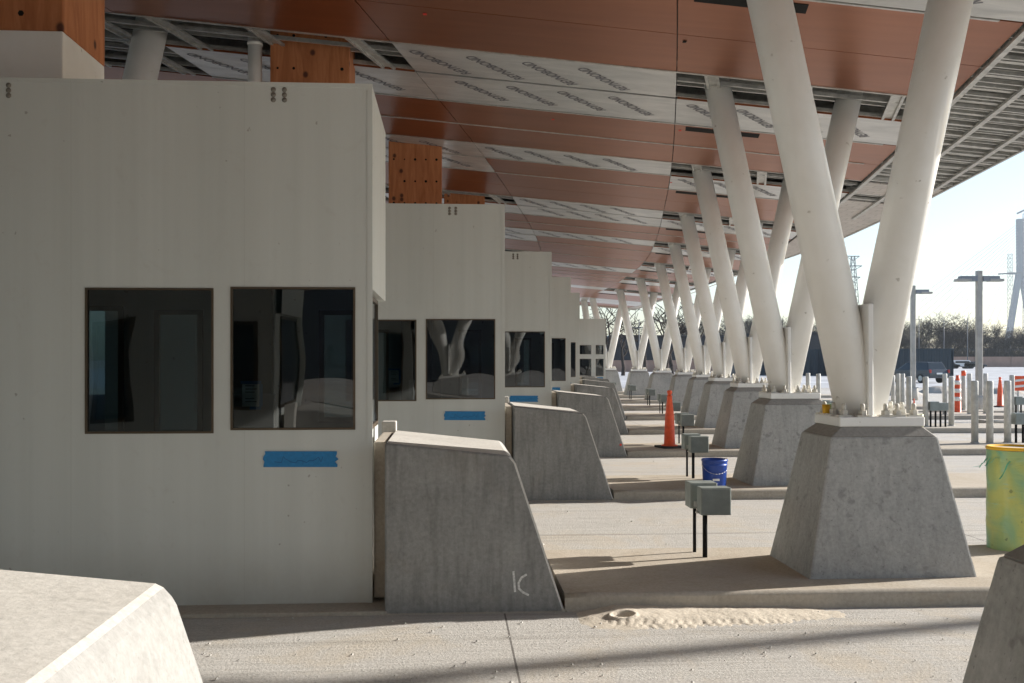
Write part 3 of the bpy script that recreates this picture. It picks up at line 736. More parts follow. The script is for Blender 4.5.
# edge fascia, roof deck
fa = MB(); q = -44.0
while q < QE - .5:
    q2 = min(q + 1.0, QE); fa.beam(PP(edge_s(q), q, .06), PP(edge_s(q2), q2, .06), .04, .16); q = q2
fa.beam(PP(-11, QE, .08), PP(edge_s(QE), QE, .08), .05, .30)
fa.build('edge_fascia', M['galv'], canopy)
dk = MB(); q = -45.0; pr = None
while q <= QE + .01:
    e = edge_s(q); row = [dk.b.verts.new(PP(-26, q, .75)), dk.b.verts.new(PP(1.8 if e > 1.9 else e - .1, q, .62)), dk.b.verts.new(PP(e, q, .145)), dk.b.verts.new(PP(e, q, .20)), dk.b.verts.new(PP(1.8 if e > 1.9 else e - .1, q, .70)), dk.b.verts.new(PP(-26, q, .85))]
    if pr:
        for i in range(5): 
            f = dk.b.faces.new((pr[i], row[i], row[i + 1], pr[i + 1])); f.material_index = 0 if i < 2 else 1
    pr = row; q += 1.0
dk.build('roof_deck', [M['deck'], M['roofing']], canopy, recalc=False)
bm_ = MB(); q = -12.0                                    # purlins and ducts in the void
for s in (-9.5, -6, -2.9, -.6, .9):
    qq = -12.0
    while qq < QE - 2: 
        if s < edge_s(qq) - .5 and s < edge_s(qq + 2.5) - .5: bm_.beam(PP(s, qq, .42), PP(s, min(qq + 2.59, QE), .42), .12, .22)
        qq += 2.59
for k in range(-3, 9):
    qq = 7.45 + P * k; bm_.beam(PP(-15, qq, .42), PP(min(1.6, edge_s(qq) - .5), qq, .36), .2, .16)
bm_.build('roof_beam', M['deck'], canopy)

# hanging plywood boxes and pipes over the booths
def plybox(x0, x1, y0, y1, z0, z1, lab, white=None):
    r_ = empty('plywood_shaft', ((x0 + x1) / 2, (y0 + y1) / 2, z0), lab, 'plywood box', 'plywood boxes rising above the booths', A)
    hx, hy = (x1 - x0) / 2, (y1 - y0) / 2; zz = 0
    if white:
        m_ = MB(); m_.box(-hx + .002, hx - .002, -hy + .002, hy - .002, 0, white - z0); m_.bevel(.01); m_.build('white_base', M['white'], r_); zz = white - z0
    m_ = MB(); m_.box(-hx, hx, -hy, hy, zz, z1 - z0); m_.bevel(.008, 1); m_.build('plywood_casing', M['ply'], r_)
    mb = MB(); nx = 5; nz = 6
    for i in range(nx):
        for j in range(nz):
            px = -hx + .09 + (2 * hx - .18) * i / (nx - 1); pz = zz + .12 + (z1 - z0 - zz - .2) * j / (nz - 1); r = .014 + .012 * random.random()
            if random.random() < .25: continue
            mb.poly([(px + r * math.cos(a * 1.047), -hy - .002, pz + r * math.sin(a * 1.047)) for a in range(6)])
    mb.build('bolt_holes', M['black'], r_)
    return r_
plybox(-4.20, -3.22, 7.08, 7.95, 3.5, 5.75, 'large plywood casing with white painted base, top left corner above nearest booth', 3.99)
plybox(-2.98, -2.02, 12.25, 13.0, 3.5, 5.7, 'plywood box seen just above the right end of nearest booth')
plybox(-2.17, -1.25, 17.4, 18.2, 3.5, 5.6, 'tall plywood panel box with rows of holes above the second booth')
plybox(-1.56, -.64, 22.6, 23.4, 3.5, 5.55, 'low plywood box showing behind the second booth top, near the third booth')
pr_ = MB(); pr_.tube((-5.02, 12.5, 3.5), (-4.42, 12.5, 6.2), .20, n=28); o = pr_.build('leaning_pipe_column', M['white']); tag(o, 'thick white leaning pipe column rising behind nearest booth at upper left', 'column')
pr_ = MB(); pr_.tube((-3.16, 12.3, 3.5), (-3.16, 12.3, 6.0), .085, n=20); pr_.tube((-3.16, 12.3, 5.52), (-3.16, 12.3, 5.56), .092, n=20); o = pr_.build('drain_pipe', M['white']); tag(o, 'slim white vertical pipe beside the plywood box above nearest booth', 'pipe')
pr_ = MB(); pr_.tube((4.2, 50, .1), (3.55, 50, 5.0), .16, n=20); o = pr_.build('leaning_pipe_column', M['white']); tag(o, 'far white leaning pipe column above the two tier booth', 'column')

# ------------------------------------------------------------------ small equipment on the islands
GB = 'paired grey electrical boxes on posts'
def make_boxes():
    r_ = empty('electrical_box_pair', (0, 0, .12), 'x', 'electrical box', GB)
    a = MB(); a.box(-.048, .187, -.04, .10, .335, .545); a.bevel(.004, 1); e_ = a.build('front_box', M['box'], r_)
    l_ = MB(); l_.box(-.040, .179, -.046, -.041, .343, .537); l_.bevel(.002, 1); l_.build('lid', M['box'], e_)
    b = MB(); b.box(-.085, .13, .15, .33, .36, .56); b.bevel(.004, 1); e2 = b.build('rear_box', M['box'], r_)
    l_ = MB(); l_.box(-.077, .122, .144, .149, .368, .552); l_.bevel(.002, 1); l_.build('lid', M['box'], e2)
    p = MB(); p.tube((.0, .03, -.02), (.0, .03, .336), .019, n=14); p.build('post', M['black'], r_)
    p = MB(); p.tube((-.03, .24, -.02), (-.03, .24, .362), .014, n=12); p.build('post', M['black'], r_)
    c = MB(); c.beam((-.03, .10, .40), (-.03, .15, .40), .06, .04); c.tube((-.06, .05, .34), (-.05, .06, .36), .012, n=8); c.build('bracket', M['galv'], r_)
    return r_
bx = make_boxes()
XB = (706 - 512) * 7.73 / 1000 - 2.593; YB = 7.73 - 7.45
for k in range(0, 8):
    o = bx if k == 0 else copy_tree(bx)
    c = CK(k); o.location = (c.x + XB, c.y + YB, .12); o.rotation_euler = (0, 0, A)
    o['label'] = {0: 'nearest pair of grey electrical boxes on black posts, left of the large pedestal', 1: 'pair of grey electrical boxes standing just left of the blue bucket', 2: 'pair of grey electrical boxes beside the orange cone'}.get(k, 'small grey electrical boxes on posts on the %s island from the camera' % ORD[k])
# bucket
r_ = empty('bucket', (2.42, 11.95, .122), 'blue plastic bucket standing on the island beside second pedestal', 'bucket')
m_ = MB(); m_.lathe([(.128, 0), (.135, .01), (.147, .27), (.152, .275), (.152, .285), (.149, .288), (.150, .315), (.156, .32), (.156, .345), (.150, .348), (.146, .345), (.143, .30), (.125, .012), (.001, .010)], 36); m_.build('pail', M['bucket'], r_)
m_ = MB()
for i in range(14):
    a0 = math.pi * i / 14; a1 = math.pi * (i + 1) / 14
    m_.tube((.160 * math.cos(a0), -.03 - .125 * math.sin(a0) , .30 - .12 * math.sin(a0)), (.160 * math.cos(a1), -.03 - .125 * math.sin(a1), .30 - .12 * math.sin(a1)), .0025, n=6)
m_.build('handle', M['galv'], r_)
m_ = MB(); m_.box(-.05, .03, -.150, -.146, .10, .125); m_.build('sticker', M['refl'], r_)
# cones
def make_cone(h=1.0, striped=False):
    r_ = empty('traffic_cone', (0, 0, 0), 'x', 'traffic cone')
    m_ = MB(); m_.box(-.20, .20, -.20, .20, 0, .035); m_.bevel(.01, 1); m_.build('base', M['rubber'], r_)
    m_ = MB(); R0, R1 = .098, .042
    if not striped: m_.lathe([(.15, .034), (.13, .05), (R0, .06), (.078, h * .55), (R1, h * .88), (.05, h * .885), (.05, h * .90), (.036, h * .905), (.034, h * .94), (.043, h * .95), (.043, h * .99), (.03, h)], 24)
    else: m_.lathe([(.14, .034), (.11, .05), (.10, .06), (.085, h * .85), (.05, h * .92), (.05, h)], 24)
    m_.build('body', M['orange'], r_)
    if striped:
        for a in (.42, .62, .82):
            b = MB(); rr = lambda z: .103 - (z - .06) * .0152 / (h * .85) ; b.lathe([(rr(a * h) + .001, a * h - .06), (rr(a * h), a * h + .06)], 24); b.build('reflective_band', M['refl'], r_)
    return r_
cn = make_cone(1.0); cn.location = (2.75, 17.45, .122); cn.rotation_euler = (0, 0, R(20)); cn['label'] = 'tall plain orange cone on black base between the crash blocks and pedestals'; cn['group'] = 'orange cones'
def W(px, Y, z=0): return Vector(((px - 512) * Y / 1000, Y, z))
dup(cn, W(1000, 35, .004), 'slim orange cone standing right of the tall lamp pole', sc=1.05)
dup(cn, W(914, 31, .004), 'small orange cone low beside the steel posts left of the bollards', sc=.45)
sc_ = make_cone(1.2, True); sc_.location = W(957.6, 29.4, .004); sc_['label'] = 'orange and white banded cone between grey bollards left of the lamp pole'; sc_['group'] = 'orange cones'
# bollards
bl = empty('bollard', (0, 0, 0), 'x', 'bollard', 'grey steel bollards on the right')
m_ = MB(); m_.lathe([(.062, -.05), (.062, 1.13), (.055, 1.148), (.001, 1.15)], 20); m_.build('post', M['bollard'], bl)
m_ = MB(); m_.lathe([(.085, -.02), (.08, .012), (.064, .02)], 20); m_.build('collar', M['conc_pale'], bl)
BL = [(974.8, 18.4, 'left bollard of the nearest trio behind the wrapped tube'), (989.8, 18.3, 'middle bollard of the nearest trio behind the wrapped tube'), (1007.6, 18.5, 'right bollard of the nearest trio behind the wrapped tube'),
      (925.6, 22.9, 'bollard just left of the low grey cabinets with four legs'), (951.4, 23.2, 'bollard between the low cabinets and the banded cone'), (909, 23.4, 'bollard right beside the large pedestal, left of the short lamp pole'),
      (898, 28.2, 'thin bollard near the dark vehicle, leftmost of its group'), (902.6, 28, 'thin bollard second from left near the dark vehicle'), (944.8, 28.2, 'bollard behind the low cabinets, right of vehicle'),
      (963.5, 30.5, 'bollard with an orange band on top behind the banded cone'), (969.5, 28.2, 'bollard directly left of the tall lamp pole'), (1012, 25.5, 'bollard behind the right end of the nearest trio'),
      (985.5, 28.5, 'bollard immediately right of the tall lamp pole'), (893, 33.5, 'short looking far bollard at the column edge'), (808, 29.5, 'bollard seen between the first and second V columns, left one'), (818.4, 28.0, 'bollard seen between the first and second V columns, right one')]
for i, (px, Y, lab) in enumerate(BL):
    p = W(px, Y, .12 if Y < 33 else 0)
    o = bl if i == 0 else copy_tree(bl)
    o.location = p; o['label'] = 'grey ' + lab
    if i == 9: jb = MB(); jb.lathe([(.066, 1.05), (.066, 1.2), (.05, 1.21)], 16); jb.build('orange_band', M['orange'], o)
# low island slabs that carry the bollards
for (xa, xb, ya, yb) in ((8.0, 13.5, 17.9, 19.0), (8.2, 14.5, 22.5, 23.8), (7.5, 17, 27.6, 29.0), (9.4, 16, 30.1, 30.9), (12, 15, 25.1, 25.9)):
    m_ = MB(); m_.box(xa, xb, ya, yb, -.05, .121); m_.bevel(.03, 2); tag(m_.build('traffic_island', M['kerb']), kind='structure')
# low grey cabinets with legs
def cabinet(loc, lab, w_=.42, n=4, h=.66):
    r_ = empty('grey_cabinet', loc, lab, 'cabinet', 'low grey cabinets on thin legs')
    for i in range(2):
        m_ = MB(); m_.box(-w_ / 2 + i * w_ / 2 + .004, i * w_ / 2 - .004, -.09 + i * .02, .09, h - .21, h - i * .03); m_.bevel(.004, 1); m_.build('enclosure', M['box'], r_)
    for i in range(n):
        m_ = MB(); x = -w_ / 2 + .05 + (w_ - .1) * i / (n - 1); m_.tube((x, 0, -.05), (x, 0, h - .2), .022, n=10); m_.build('leg', M['black'], r_)
cabinet(W(938, 22.9, .12), 'low grey twin cabinet on four black legs between two bollards', .44, 4, .58)
cabinet(W(1023, 18.5, .12), 'low grey cabinet on black legs at the right edge behind the wrapped tube', .36, 3, .55)
cabinet(W(1021, 25.5, .12), 'low grey cabinet under the striped barricade at right edge', .36, 3, .60)
cabinet(W(829, 23.2, .12), 'low grey cabinet glimpsed between the first and second V columns', .44, 4, .60)
# striped barricade board
r_ = empty('barricade', W(1026, 27, 0), 'orange and white striped barricade board at right edge', 'barricade')
m_ = MB(); m_.box(-.30, .30, -.015, .015, .82, 1.22); m_.build('board', M['orange'], r_)
for z in (.90, 1.06): 
    m_ = MB(); m_.hexa([(-.30, -.018, z), (.30, -.018, z + .06), (.30, -.0155, z + .06), (-.30, -.0155, z), (-.30, -.018, z + .06), (.30, -.018, z + .12), (.30, -.0155, z + .12), (-.30, -.0155, z + .06)]); m_.build('stripe', M['refl'], r_)
for x in (-.22, .22):
    m_ = MB(); m_.beam((x, 0, 0), (x, 0, .82), .04, .04); m_.build('leg', M['galv'], r_)
# wrapped tube
r_ = empty('wrapped_tube', W(1013, 8.15, .12), 'thick tube wrapped in green and yellow plastic film at the right edge', 'tube')
m_ = MB(); n = 56; rows = []
for j in range(40):
    z = .80 * j / 39; r0 = []
    for i in range(n):
        a = 2 * math.pi * i / n; rr = .198 + .006 * noise.noise(Vector((math.cos(a) * 2, math.sin(a) * 2, z * 7))) + .003 * noise.noise(Vector((math.cos(a) * 6, math.sin(a) * 6, z * 20)))
        r0.append(m_.b.verts.new((rr * math.cos(a), rr * math.sin(a), z)))
    rows.append(r0)
for a, b in zip(rows, rows[1:]):
    for i in range(n): f = m_.b.faces.new((a[i], a[(i + 1) % n], b[(i + 1) % n], b[i])); f.smooth = True
m_.build('film_wrap', M['wrap'], r_)
m_ = MB(); m_.lathe([(.202, .803), (.205, .81), (.203, .825), (.185, .83), (.18, .80)], 40); m_.build('yellow_rim', M['yellow'], r_)
m_ = MB(); m_.lathe([(.183, .70), (.183, .812)], 30); m_.build('core', M['conc_pale'], r_)
m_ = MB(); random.seed(5)
for i in range(4):
    a = R(180 + random.uniform(-10, 60)); p = Vector((.2 * math.cos(a), .2 * math.sin(a), .74 - i * .006)); 
    for s_ in range(4):
        q = p + Vector((-.022 - .008 * random.random(), random.uniform(-.02, .01), random.uniform(-.045, .012))); m_.beam(p, q, .012, .0015); p = q
m_.build('loose_film', M['wrapfilm'], r_)
# stub kerb block behind the pedestal
m_ = MB(); m_.box(-.07, .09, -.12, .5, -.02, .16); m_.bevel(.012); o = m_.build('kerb_block', M['conc_pale']); o.location = (4.95, 11.6, .0); tag(o, 'short pale concrete kerb block right of the large pedestal', 'kerb block')

# lamp poles
def lamp_pole(loc, h, double, lab):
    r_ = empty('lamp_pole', loc, lab, 'street lamp', 'grey lamp poles')
    m_ = MB(); m_.lathe([(.20, 0), (.20, .45), (.17, .5)], 24); m_.build('concrete_foot', M['conc_pale'], r_)
    m_ = MB(); m_.box(-.085, .085, -.085, .085, .5, h); m_.bevel(.01, 1); m_.build('pole', M['pole'], r_)
    m_ = MB(); m_.box(-.16, .16, -.16, .16, .5, .53); m_.build('base_plate', M['pole'], r_)
    for sg in ((-1, 1) if double else (1,)):
        m_ = MB(); m_.box(*sorted((sg * .09, sg * .62)), -.13, .13, h - .34, h - .17); m_.bevel(.01, 1); hd = m_.build('lamp_head', M['lamp'], r_)
        m_ = MB(); m_.box(*sorted((sg * .30, sg * .75)), -.15, .15, h - .345, h - .26); m_.bevel(.008, 1); m_.build('lens_tray', M['pole'], hd)
lamp_pole(W(979, 32, .004), 4.5, True, 'tall lamp pole with double head against the sky at right')
lamp_pole(W(913, 41, .004), 4.7, False, 'lamp pole with single head right of the large white V column')
lamp_pole(Vector((23.5, 12.75, .004)), 11.0, True, 'unseen pole added outside the right edge of view to cast a long shadow')  # added out of view, only to throw the foreground shadow streak

# ------------------------------------------------------------------ vehicles
def make_suv():
    r_ = empty('parked_suv', (0, 0, 0), 'dark grey parked car seen from behind beyond the bollards', 'car')
    m_ = MB(); prof = [(-2.25, .35), (2.2, .35), (2.28, .55), (2.22, .80), (1.3, .93), (-2.2, .98), (-2.3, .70), (-2.3, .45)]
    m_.prism(prof, -.88, .88); m_.bevel(.07, 3, 15); m_.build('body', M['dark_car'], r_)
    m_ = MB(); m_.hexa([(-2.12, -.82, .95), (1.15, -.82, .92), (1.15, .82, .92), (-2.12, .82, .95), (-1.85, -.66, 1.46), (.35, -.66, 1.44), (.35, .66, 1.44), (-1.85, .66, 1.46)]); m_.bevel(.06, 3, 15); m_.build('window', M['car_glass'], r_)
    m_ = MB(); m_.box(-1.8, .3, -.66, .66, 1.44, 1.50); m_.bevel(.025, 2); m_.build('roof', M['dark_car'], r_)
    for sy in (-1, 1):
        m_ = MB(); m_.box(-2.33, -2.2, sy * .80 - .08, sy * .80 + .05, .72, .95); m_.build('tail_lamp', M['tail'], r_)
        for x in (-1.4, 1.4):
            m_ = MB(); m_.tube((x, sy * .70, .33), (x, sy * .90, .33), .33, n=24); wh = m_.build('wheel', M['rubber'], r_)
            m_ = MB(); m_.tube((x, sy * .90, .33), (x, sy * .91, .33), .2, n=16); m_.build('rim', M['galv'], wh)
    m_ = MB(); m_.box(-2.315, -2.30, -.25, .25, .62, .74); m_.build('number_plate', M['refl'], r_)
    return r_
suv = make_suv(); suv.location = W(917, 73, .008); suv.rotation_euler = (0, 0, R(108))
def far_vehicle(loc, L, H, mat, lab, rz=0):
    r_ = empty('parked_vehicle', loc, lab, 'vehicle', 'vehicles parked far along the masonry wall', rz)
    m_ = MB(); m_.prism([(-L / 2, .4), (L / 2, .4), (L / 2, H * .55), (L * .3, H * .62), (L * .22, H), (-L * .42, H), (-L / 2, H * .65)], -1, 1); m_.bevel(.08, 2, 15); m_.build('body', mat, r_)
    m_ = MB(); m_.box(-L * .35, L * .2, -1.01, 1.01, H * .66, H * .9); m_.build('window', M['car_glass'], r_)
    for x in (-L * .3, L * .3):
        m_ = MB(); m_.tube((x, -1.0, .4), (x, 1.0, .4), .4, n=16); m_.build('wheel', M['rubber'], r_)
far_vehicle(W(946, 190, .01), 4.6, 1.5, M['dark_car'], 'dark van parked by the far wall, leftmost of three')
far_vehicle(W(962, 190, .01), 4.8, 1.6, M['white_car'], 'white truck parked by the far wall, middle of three')
far_vehicle(W(973, 190, .01), 4.4, 1.35, M['dark_car'], 'dark car parked by the far wall beside the lamp pole')

# ------------------------------------------------------------------ background
def container(loc, rz, lab):
    r_ = empty('shipping_container', loc, lab, 'container', 'dark blue containers beyond the lot', rz)
    m_ = MB(); n = 60; L = 12.2
    pts = []
    for i in range(n):
        x = -L / 2 + L * i / n; o_ = .0 if (i // 2) % 2 else .06; pts.append((x, o_)); pts.append((x + L / n * .6, o_))
    lo = [m_.b.verts.new((x, -1.2 + o_, .15)) for x, o_ in pts]; hi = [m_.b.verts.new((x, -1.2 + o_, 2.7)) for x, o_ in pts]
    for i in range(len(pts) - 1): m_.b.faces.new((lo[i], lo[i + 1], hi[i + 1], hi[i]))
    m_.box(-L / 2, L / 2 - .1, -1.13, 1.2, .15, 2.7); m_.build('corrugated_side', M['container'], r_)
    m_ = MB(); m_.box(-L / 2 - .03, L / 2 + .03, -1.23, -1.21, 0, .16); m_.box(-L / 2 - .03, L / 2 + .03, -1.23, 1.22, 2.7, 2.8); m_.box(-L / 2 - .1, -L / 2 - .0, -1.25, 1.22, 0, 2.8); m_.box(L / 2 + .001, L / 2 + .1, -1.25, 1.22, 0, 2.8); m_.build('corner_frame', M['container'], r_)
container(W(850, 106, .01), 0, 'dark blue container seen between the V columns, left one')
container(W(788, 108, .01), R(4), 'dark blue container farther left behind the columns')
container(W(888, 104, .01), R(-3), 'dark blue container behind the dark vehicle')
# masonry wall right, tan
def brickwall(x0, x1, y0, y1, h, lab):
    r_ = empty('masonry_wall', (0, 0, 0), lab, 'wall', 'long tan masonry walls')
    m_ = MB(); m_.beam((x0, y0, h / 2), (x1, y1, h / 2), .3, h); m_.build('wall_face', M['wall'], r_)
    m_ = MB(); m_.beam((x0, y0, h + .06), (x1, y1, h + .06), .42, .12); m_.build('coping', M['wall'], r_)
    m_ = MB(); n = 30
    for i in range(n + 1):
        p = Vector((x0, y0, 0)).lerp(Vector((x1, y1, 0)), i / n); m_.box(p.x - .3, p.x + .3, p.y - .3, p.y + .3, 0, h + .02)
    m_.build('piers', M['wall'], r_)
brickwall(50, 300, 236, 226, 2.3, 'long low tan wall across the far side of lot at right')
brickwall(5, 50.5, 138, 140, 1.5, 'low tan wall seen between the far V columns at left')
# navy building left far
r_ = empty('navy_building', (0, 0, 0), 'long dark navy low building behind the far V columns', 'building')
m_ = MB(); m_.prism([(13, 0), (33, 0), (33, 5.2), (21, 5.5), (15.5, 5.3), (13, 3.6)], 155, 175); m_.build('wall', M['navy'], r_)
m_ = MB(); m_.prism([(12.6, 3.6), (15.4, 5.35), (33.4, 5.25), (33.4, 5.4), (15.3, 5.55), (12.4, 3.75)], 154.5, 175.5); m_.build('roof', M['navy'], r_)
for i in range(3):
    m_ = MB(); m_.box(23 + i * 2.6, 24.2 + i * 2.6, 154.9, 154.99, 1.9, 2.3); m_.build('window', M['refl'], r_)
r_ = empty('navy_building', (0, 0, 0), 'dark navy shed behind the middle V columns', 'building')
m_ = MB(); m_.prism([(36, 0), (56, 0), (56, 5.6), (46, 6.4), (36, 5.6)], 165, 185); m_.build('wall', M['navy'], r_)
m_ = MB(); m_.prism([(35.6, 5.6), (46, 6.43), (56.4, 5.6), (56.4, 5.75), (46, 6.6), (35.6, 5.75)], 164.5, 185.5); m_.build('roof', M['navy'], r_)
r_ = empty('dark_backdrop', (0, 0, 0), 'long low dark backdrop added behind the viewer, only mirrored in the booth glass', 'building')  # unseen building shape, added to darken what the booth windows reflect
m_ = MB(); m_.box(-90, 60, -75, -60, 0, 8); m_.build('wall', M['navy'], r_)
for i in range(14):
    m_ = MB(); m_.box(-85 + i * 10, -79 + i * 10, -59.98, -59.9, 1, 3.2); m_.build('window', M['car_glass'], r_)
m_ = MB(); m_.box(-91, 61, -76, -59, 8, 8.6); m_.build('roof', M['deck'], r_)
# white trailers etc
m_ = MB(); 
# bare trees
def bare_tree(seed, H, lab, spread=.55, levels=5):
    random.seed(seed); root = empty('bare_tree', (0, 0, 0), lab, 'tree', 'bare winter trees')
    tr = MB(); cr = MB(); q = [(Vector((0, 0, 0)), Vector((random.uniform(-.05, .05), random.uniform(-.05, .05), 1)).normalized(), H * .30, H * .024, 0)]
    while q:
        p, d_, L, r, lv = q.pop(0); mb = tr if lv == 0 else cr; segs = 3 if lv < 3 else 2; dd = d_.copy(); rr = r
        for s_ in range(segs):
            nd = (dd + Vector((random.gauss(0, .13), random.gauss(0, .13), random.gauss(.03, .08)))).normalized(); p2 = p + nd * L / segs; r2 = max(rr * .82, .03 if levels == 3 else .014)
            mb.tube(p, p2, rr, r2, n=(7 if lv == 0 else 4 if lv < 3 else 3), caps=False)
            if lv < levels:
                nb = 1 if s_ < segs - 1 else (3 if lv < levels - 1 else 2)
                if lv == 0 and s_ == 0: nb = 0
                for _ in range(nb):
                    ax = Vector((random.gauss(0, 1), random.gauss(0, 1), random.gauss(0, .35))).normalized(); bd = (nd * random.uniform(.5, .95) + ax * spread + Vector((0, 0, .10))).normalized()
                    q.append((p2, bd, L * random.uniform(.62, .86), r2 * .66, lv + 1))
            p, dd, rr = p2, nd, r2
    tr.build('trunk', M['bark'], root, recalc=False); cr.build('crown', M['bark'], root, recalc=False)
    return root
T = [bare_tree(11, 8.5, 'x'), bare_tree(23, 9.5, 'x', .75), bare_tree(37, 7.5, 'x', .65), bare_tree(41, 8, 'x', .9)]
TN = [bare_tree(53, 12.0, 'x', .8, 3), bare_tree(67, 11.0, 'x', .9, 3)]
spots = []
random.seed(91)
for i in range(34):
    px = 846 + i * 6.6 + random.uniform(-3, 3); Y = 262 + random.uniform(-14, 18); spots.append((px, Y, random.uniform(1.1, 1.7)))
spots += [(948, 248, 1.95), (938, 246, 1.85)]
for i in range(10): spots.append((690 + i * 14 + random.uniform(-5, 5), 250 + random.uniform(-8, 12), random.uniform(1.4, 1.8)))
near = [(609, 92, .95), (623, 105, .85), (664, 88, .9), (672, 100, 1.0), (702, 110, 1.0), (596, 118, .9), (645, 125, .9)]
cnt = 0
for j, (px, Y, s_) in enumerate(near + spots):
    nn = len(near); src = TN[j % 2] if j < nn else T[(j - nn) % 4]
    o = src if j < 2 or nn <= j < nn + 4 else copy_tree(src)
    o.location = W(px, Y, 0); o.scale = (s_, s_, s_); o.rotation_euler = (0, 0, random.uniform(0, 6.28))
    if j < len(near): o['label'] = 'bare black branched tree seen through the far V columns, %s from the left' % ['second', 'third', 'fifth', 'sixth', 'last', 'first', 'fourth'][j]
    elif px > 860: o['label'] = 'leafless tree in the dense dark treeline along the wall at right'; o['group'] = 'leafless treeline along the far wall'
    else: o['label'] = 'leafless tree showing faintly behind the V columns in the distance'; o['group'] = 'distant trees behind the columns'
# undergrowth thicket
th = MB(); random.seed(4)
for i in range(15000):
    px = random.uniform(690, 1075); Y = random.uniform(242, 262); p = W(px, Y, 0); h = random.uniform(2.0, 7.2) * (0.75 + .35 * noise.noise(Vector((px * .05, 3, 0))))
    q = p + Vector((random.gauss(0, .9), random.gauss(0, .9), h)); r = random.uniform(.04, .085)
    m0 = p.lerp(q, random.uniform(.3, .7)) ; a = MB
    x = Vector((r, 0, 0)); v_ = [th.b.verts.new(p - x), th.b.verts.new(p + x), th.b.verts.new(q)]; th.b.faces.new(v_)
    q2 = m0 + Vector((random.gauss(0, .9), random.gauss(0, .5), random.uniform(.6, 2))); v_ = [th.b.verts.new(m0 - x * .7), th.b.verts.new(m0 + x * .7), th.b.verts.new(q2)]; th.b.faces.new(v_)
tag(th.build('undergrowth', M['bark'], recalc=False), 'dense leafless brush at the foot of the treeline', 'brush', kind='stuff')
hp = MB(); random.seed(12)
for (px, Y, w0, h0) in ((938, 50, 1.0, .35), (948, 52, .8, .28), (900, 47, 1.2, .3), (1004, 49, 1.0, .3), (884, 55, .9, .4)):
    c = W(px, Y, 0); rings = []
    for j in range(6):
        rr = w0 * (1 - j / 5.5); z = h0 * math.sin(j / 5 * 1.57); rings.append([hp.b.verts.new((c.x + rr * math.cos(i * .449) * (1 + .25 * noise.noise(Vector((i, j, px)))), c.y + rr * math.sin(i * .449), z + .05 * noise.noise(Vector((i * 3, j * 3, px))))) for i in range(14)])
    for a, b in zip(rings, rings[1:]):
        for i in range(14): hp.b.faces.new((a[i], a[(i + 1) % 14], b[(i + 1) % 14], b[i]))
tag(hp.build('rubble_heaps', M['dirt']), 'low heaps of brown rubble beyond the bollards', 'rubble', kind='stuff')
# utility poles
for (px, Y, top) in ((919, 225, 11.6), (944, 225, 11.2), (967.5, 225, 11), (639, 95, 5.5)):
    m_ = MB(); p = W(px, Y, 0); m_.tube(p, p + Vector((0, 0, top)), .11 if Y > 200 else .06, .07 if Y > 200 else .045, n=8); m_.beam(p + Vector((-.7, 0, top - .8)), p + Vector((.7, 0, top - .8)), .1, .1)
    o = m_.build('utility_pole', M['steel_dark']); tag(o, {919: 'thin dark pole rising from the treeline right of the single head lamp', 944: 'thin dark pole rising over the rounded tree', 967.5: 'thin dark pole just left of the double head lamp', 639: 'thin pole before the navy building'}[px], 'pole', 'thin poles in the background')
# cable stayed bridge pylon
YT = 1550
def far(px, y): return Vector(((px - 512) * YT / 1000, YT, 1.65 + (360 - y) * YT / 1000))
r_ = empty('bridge_pylon', W(1020, YT), 'tall blue grey bridge pylon with fanned cables, right edge of sky', 'bridge pylon')
inv = r_.location.copy()
def loc(v): return v - inv
m_ = MB(); m_.beam(loc(far(1019.8, 219)), loc(far(1020.3, 274)), 8.5, 8.5, Vector((0, 1, 0))); m_.build('shaft', M['tower'], r_)
for sg in (-1, 1):
    m_ = MB(); m_.beam(loc(far(1020.3 + sg * 1.3, 273)), loc(far(1020.3 + sg * 14, 352)), 9 * .75, 9, Vector((0, 1, 0))); m_.build('leg', M['tower'], r_)
m_ = MB(); m_.beam(loc(far(1009, 273.5)), loc(far(1032, 273.5)), 5, 3); m_.build('work_platform', M['tower'], r_)
m_ = MB(); m_.beam(loc(far(700, 349.5)), loc(far(1340, 349.5)), 30, 4); m_.build('deck', M['tower'], r_)
for i in range(14):
    for sg in (-1, 1):
        m_ = MB(); a = loc(far(1019.8, 222 + i * 2.6)); b = loc(far(1020 + sg * (170 - i * 10.5), 349)); m_.tube(a, b, .30, n=4, caps=False); m_.build('stay_cable', M['cable'], r_)
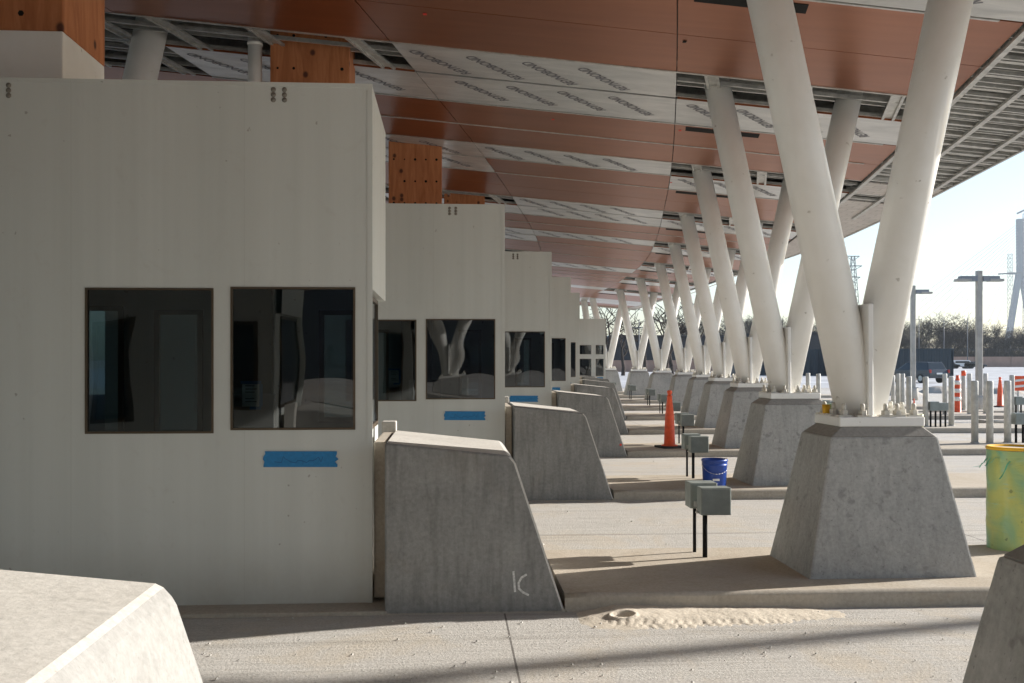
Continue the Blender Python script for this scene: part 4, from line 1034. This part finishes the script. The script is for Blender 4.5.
# lattice cranes / towers
def lattice(base, H, w0, w1, seg, r, mb):
    prev = None
    for i in range(seg + 1):
        z = H * i / seg; w_ = (w0 + (w1 - w0) * i / seg) / 2; ring = [base + Vector((sx * w_, sy * w_, z)) for sx, sy in ((-1, -1), (1, -1), (1, 1), (-1, 1))]
        if prev:
            for a in range(4): mb.tube(prev[a], ring[a], r, n=4, caps=False); mb.tube(prev[a], ring[(a + 1) % 4], r * .6, n=3, caps=False); mb.tube(ring[a], ring[(a + 1) % 4], r * .6, n=3, caps=False)
        prev = ring
r_ = empty('construction_crane', W(1010, 1400), 'thin lattice construction crane left of the bridge pylon', 'crane')
m_ = MB(); lattice(Vector((0, 0, 0)), 150, 5, 5, 24, .26, m_); m_.build('mast', M['steel_dark'], r_)
m_ = MB(); m_.beam((-16, 0, 122), (16, 0, 124), 2, 2); m_.build('jib', M['steel_dark'], r_)
r_ = empty('construction_crane', W(1026, 1450), 'crane tip above the bridge pylon at the top right of the sky', 'crane')
m_ = MB(); lattice(Vector((0, 0, 0)), 214, 6, 6, 30, .5, m_); m_.build('mast', M['steel_dark'], r_)
m_ = MB(); m_.beam((-13, 0, 214), (-2, 0, 219), 2.5, 2.5); m_.beam((-2, 0, 219), (30, 0, 217), 2, 2); m_.build('jib', M['steel_dark'], r_)
r_ = empty('transmission_tower', W(853, 620), 'pale lattice transmission tower showing between V columns above treeline', 'pylon')
m_ = MB(); lattice(Vector((0, 0, 0)), 66, 10, 1.8, 16, .22, m_)
for z, l_ in ((66, 4), (60, 5.5), (53, 4.5)): m_.beam((-l_, 0, z), (l_, 0, z), .5, .5); m_.tube((-l_, 0, z), (0, 0, z - 3), .2, n=3, caps=False); m_.tube((l_, 0, z), (0, 0, z - 3), .2, n=3, caps=False)
m_.build('lattice_frame', M['steel_dark'], r_)

# ------------------------------------------------------------------ air
hz = bpy.data.materials.new('haze_air'); hz.use_nodes = True; t = hz.node_tree; t.nodes.clear()
o_ = t.nodes.new('ShaderNodeOutputMaterial'); pv = t.nodes.new('ShaderNodeVolumePrincipled'); pv.inputs['Density'].default_value = 0.00017; pv.inputs['Color'].default_value = (.80, .90, 1, 1); pv.inputs['Anisotropy'].default_value = 0.2
t.links.new(pv.outputs[0], o_.inputs['Volume'])
m_ = MB(); m_.box(-700, 1400, -60, 1750, -1, 235); o = m_.build('haze', hz); tag(o, 'thin pale air haze over the whole place', 'haze', kind='stuff')
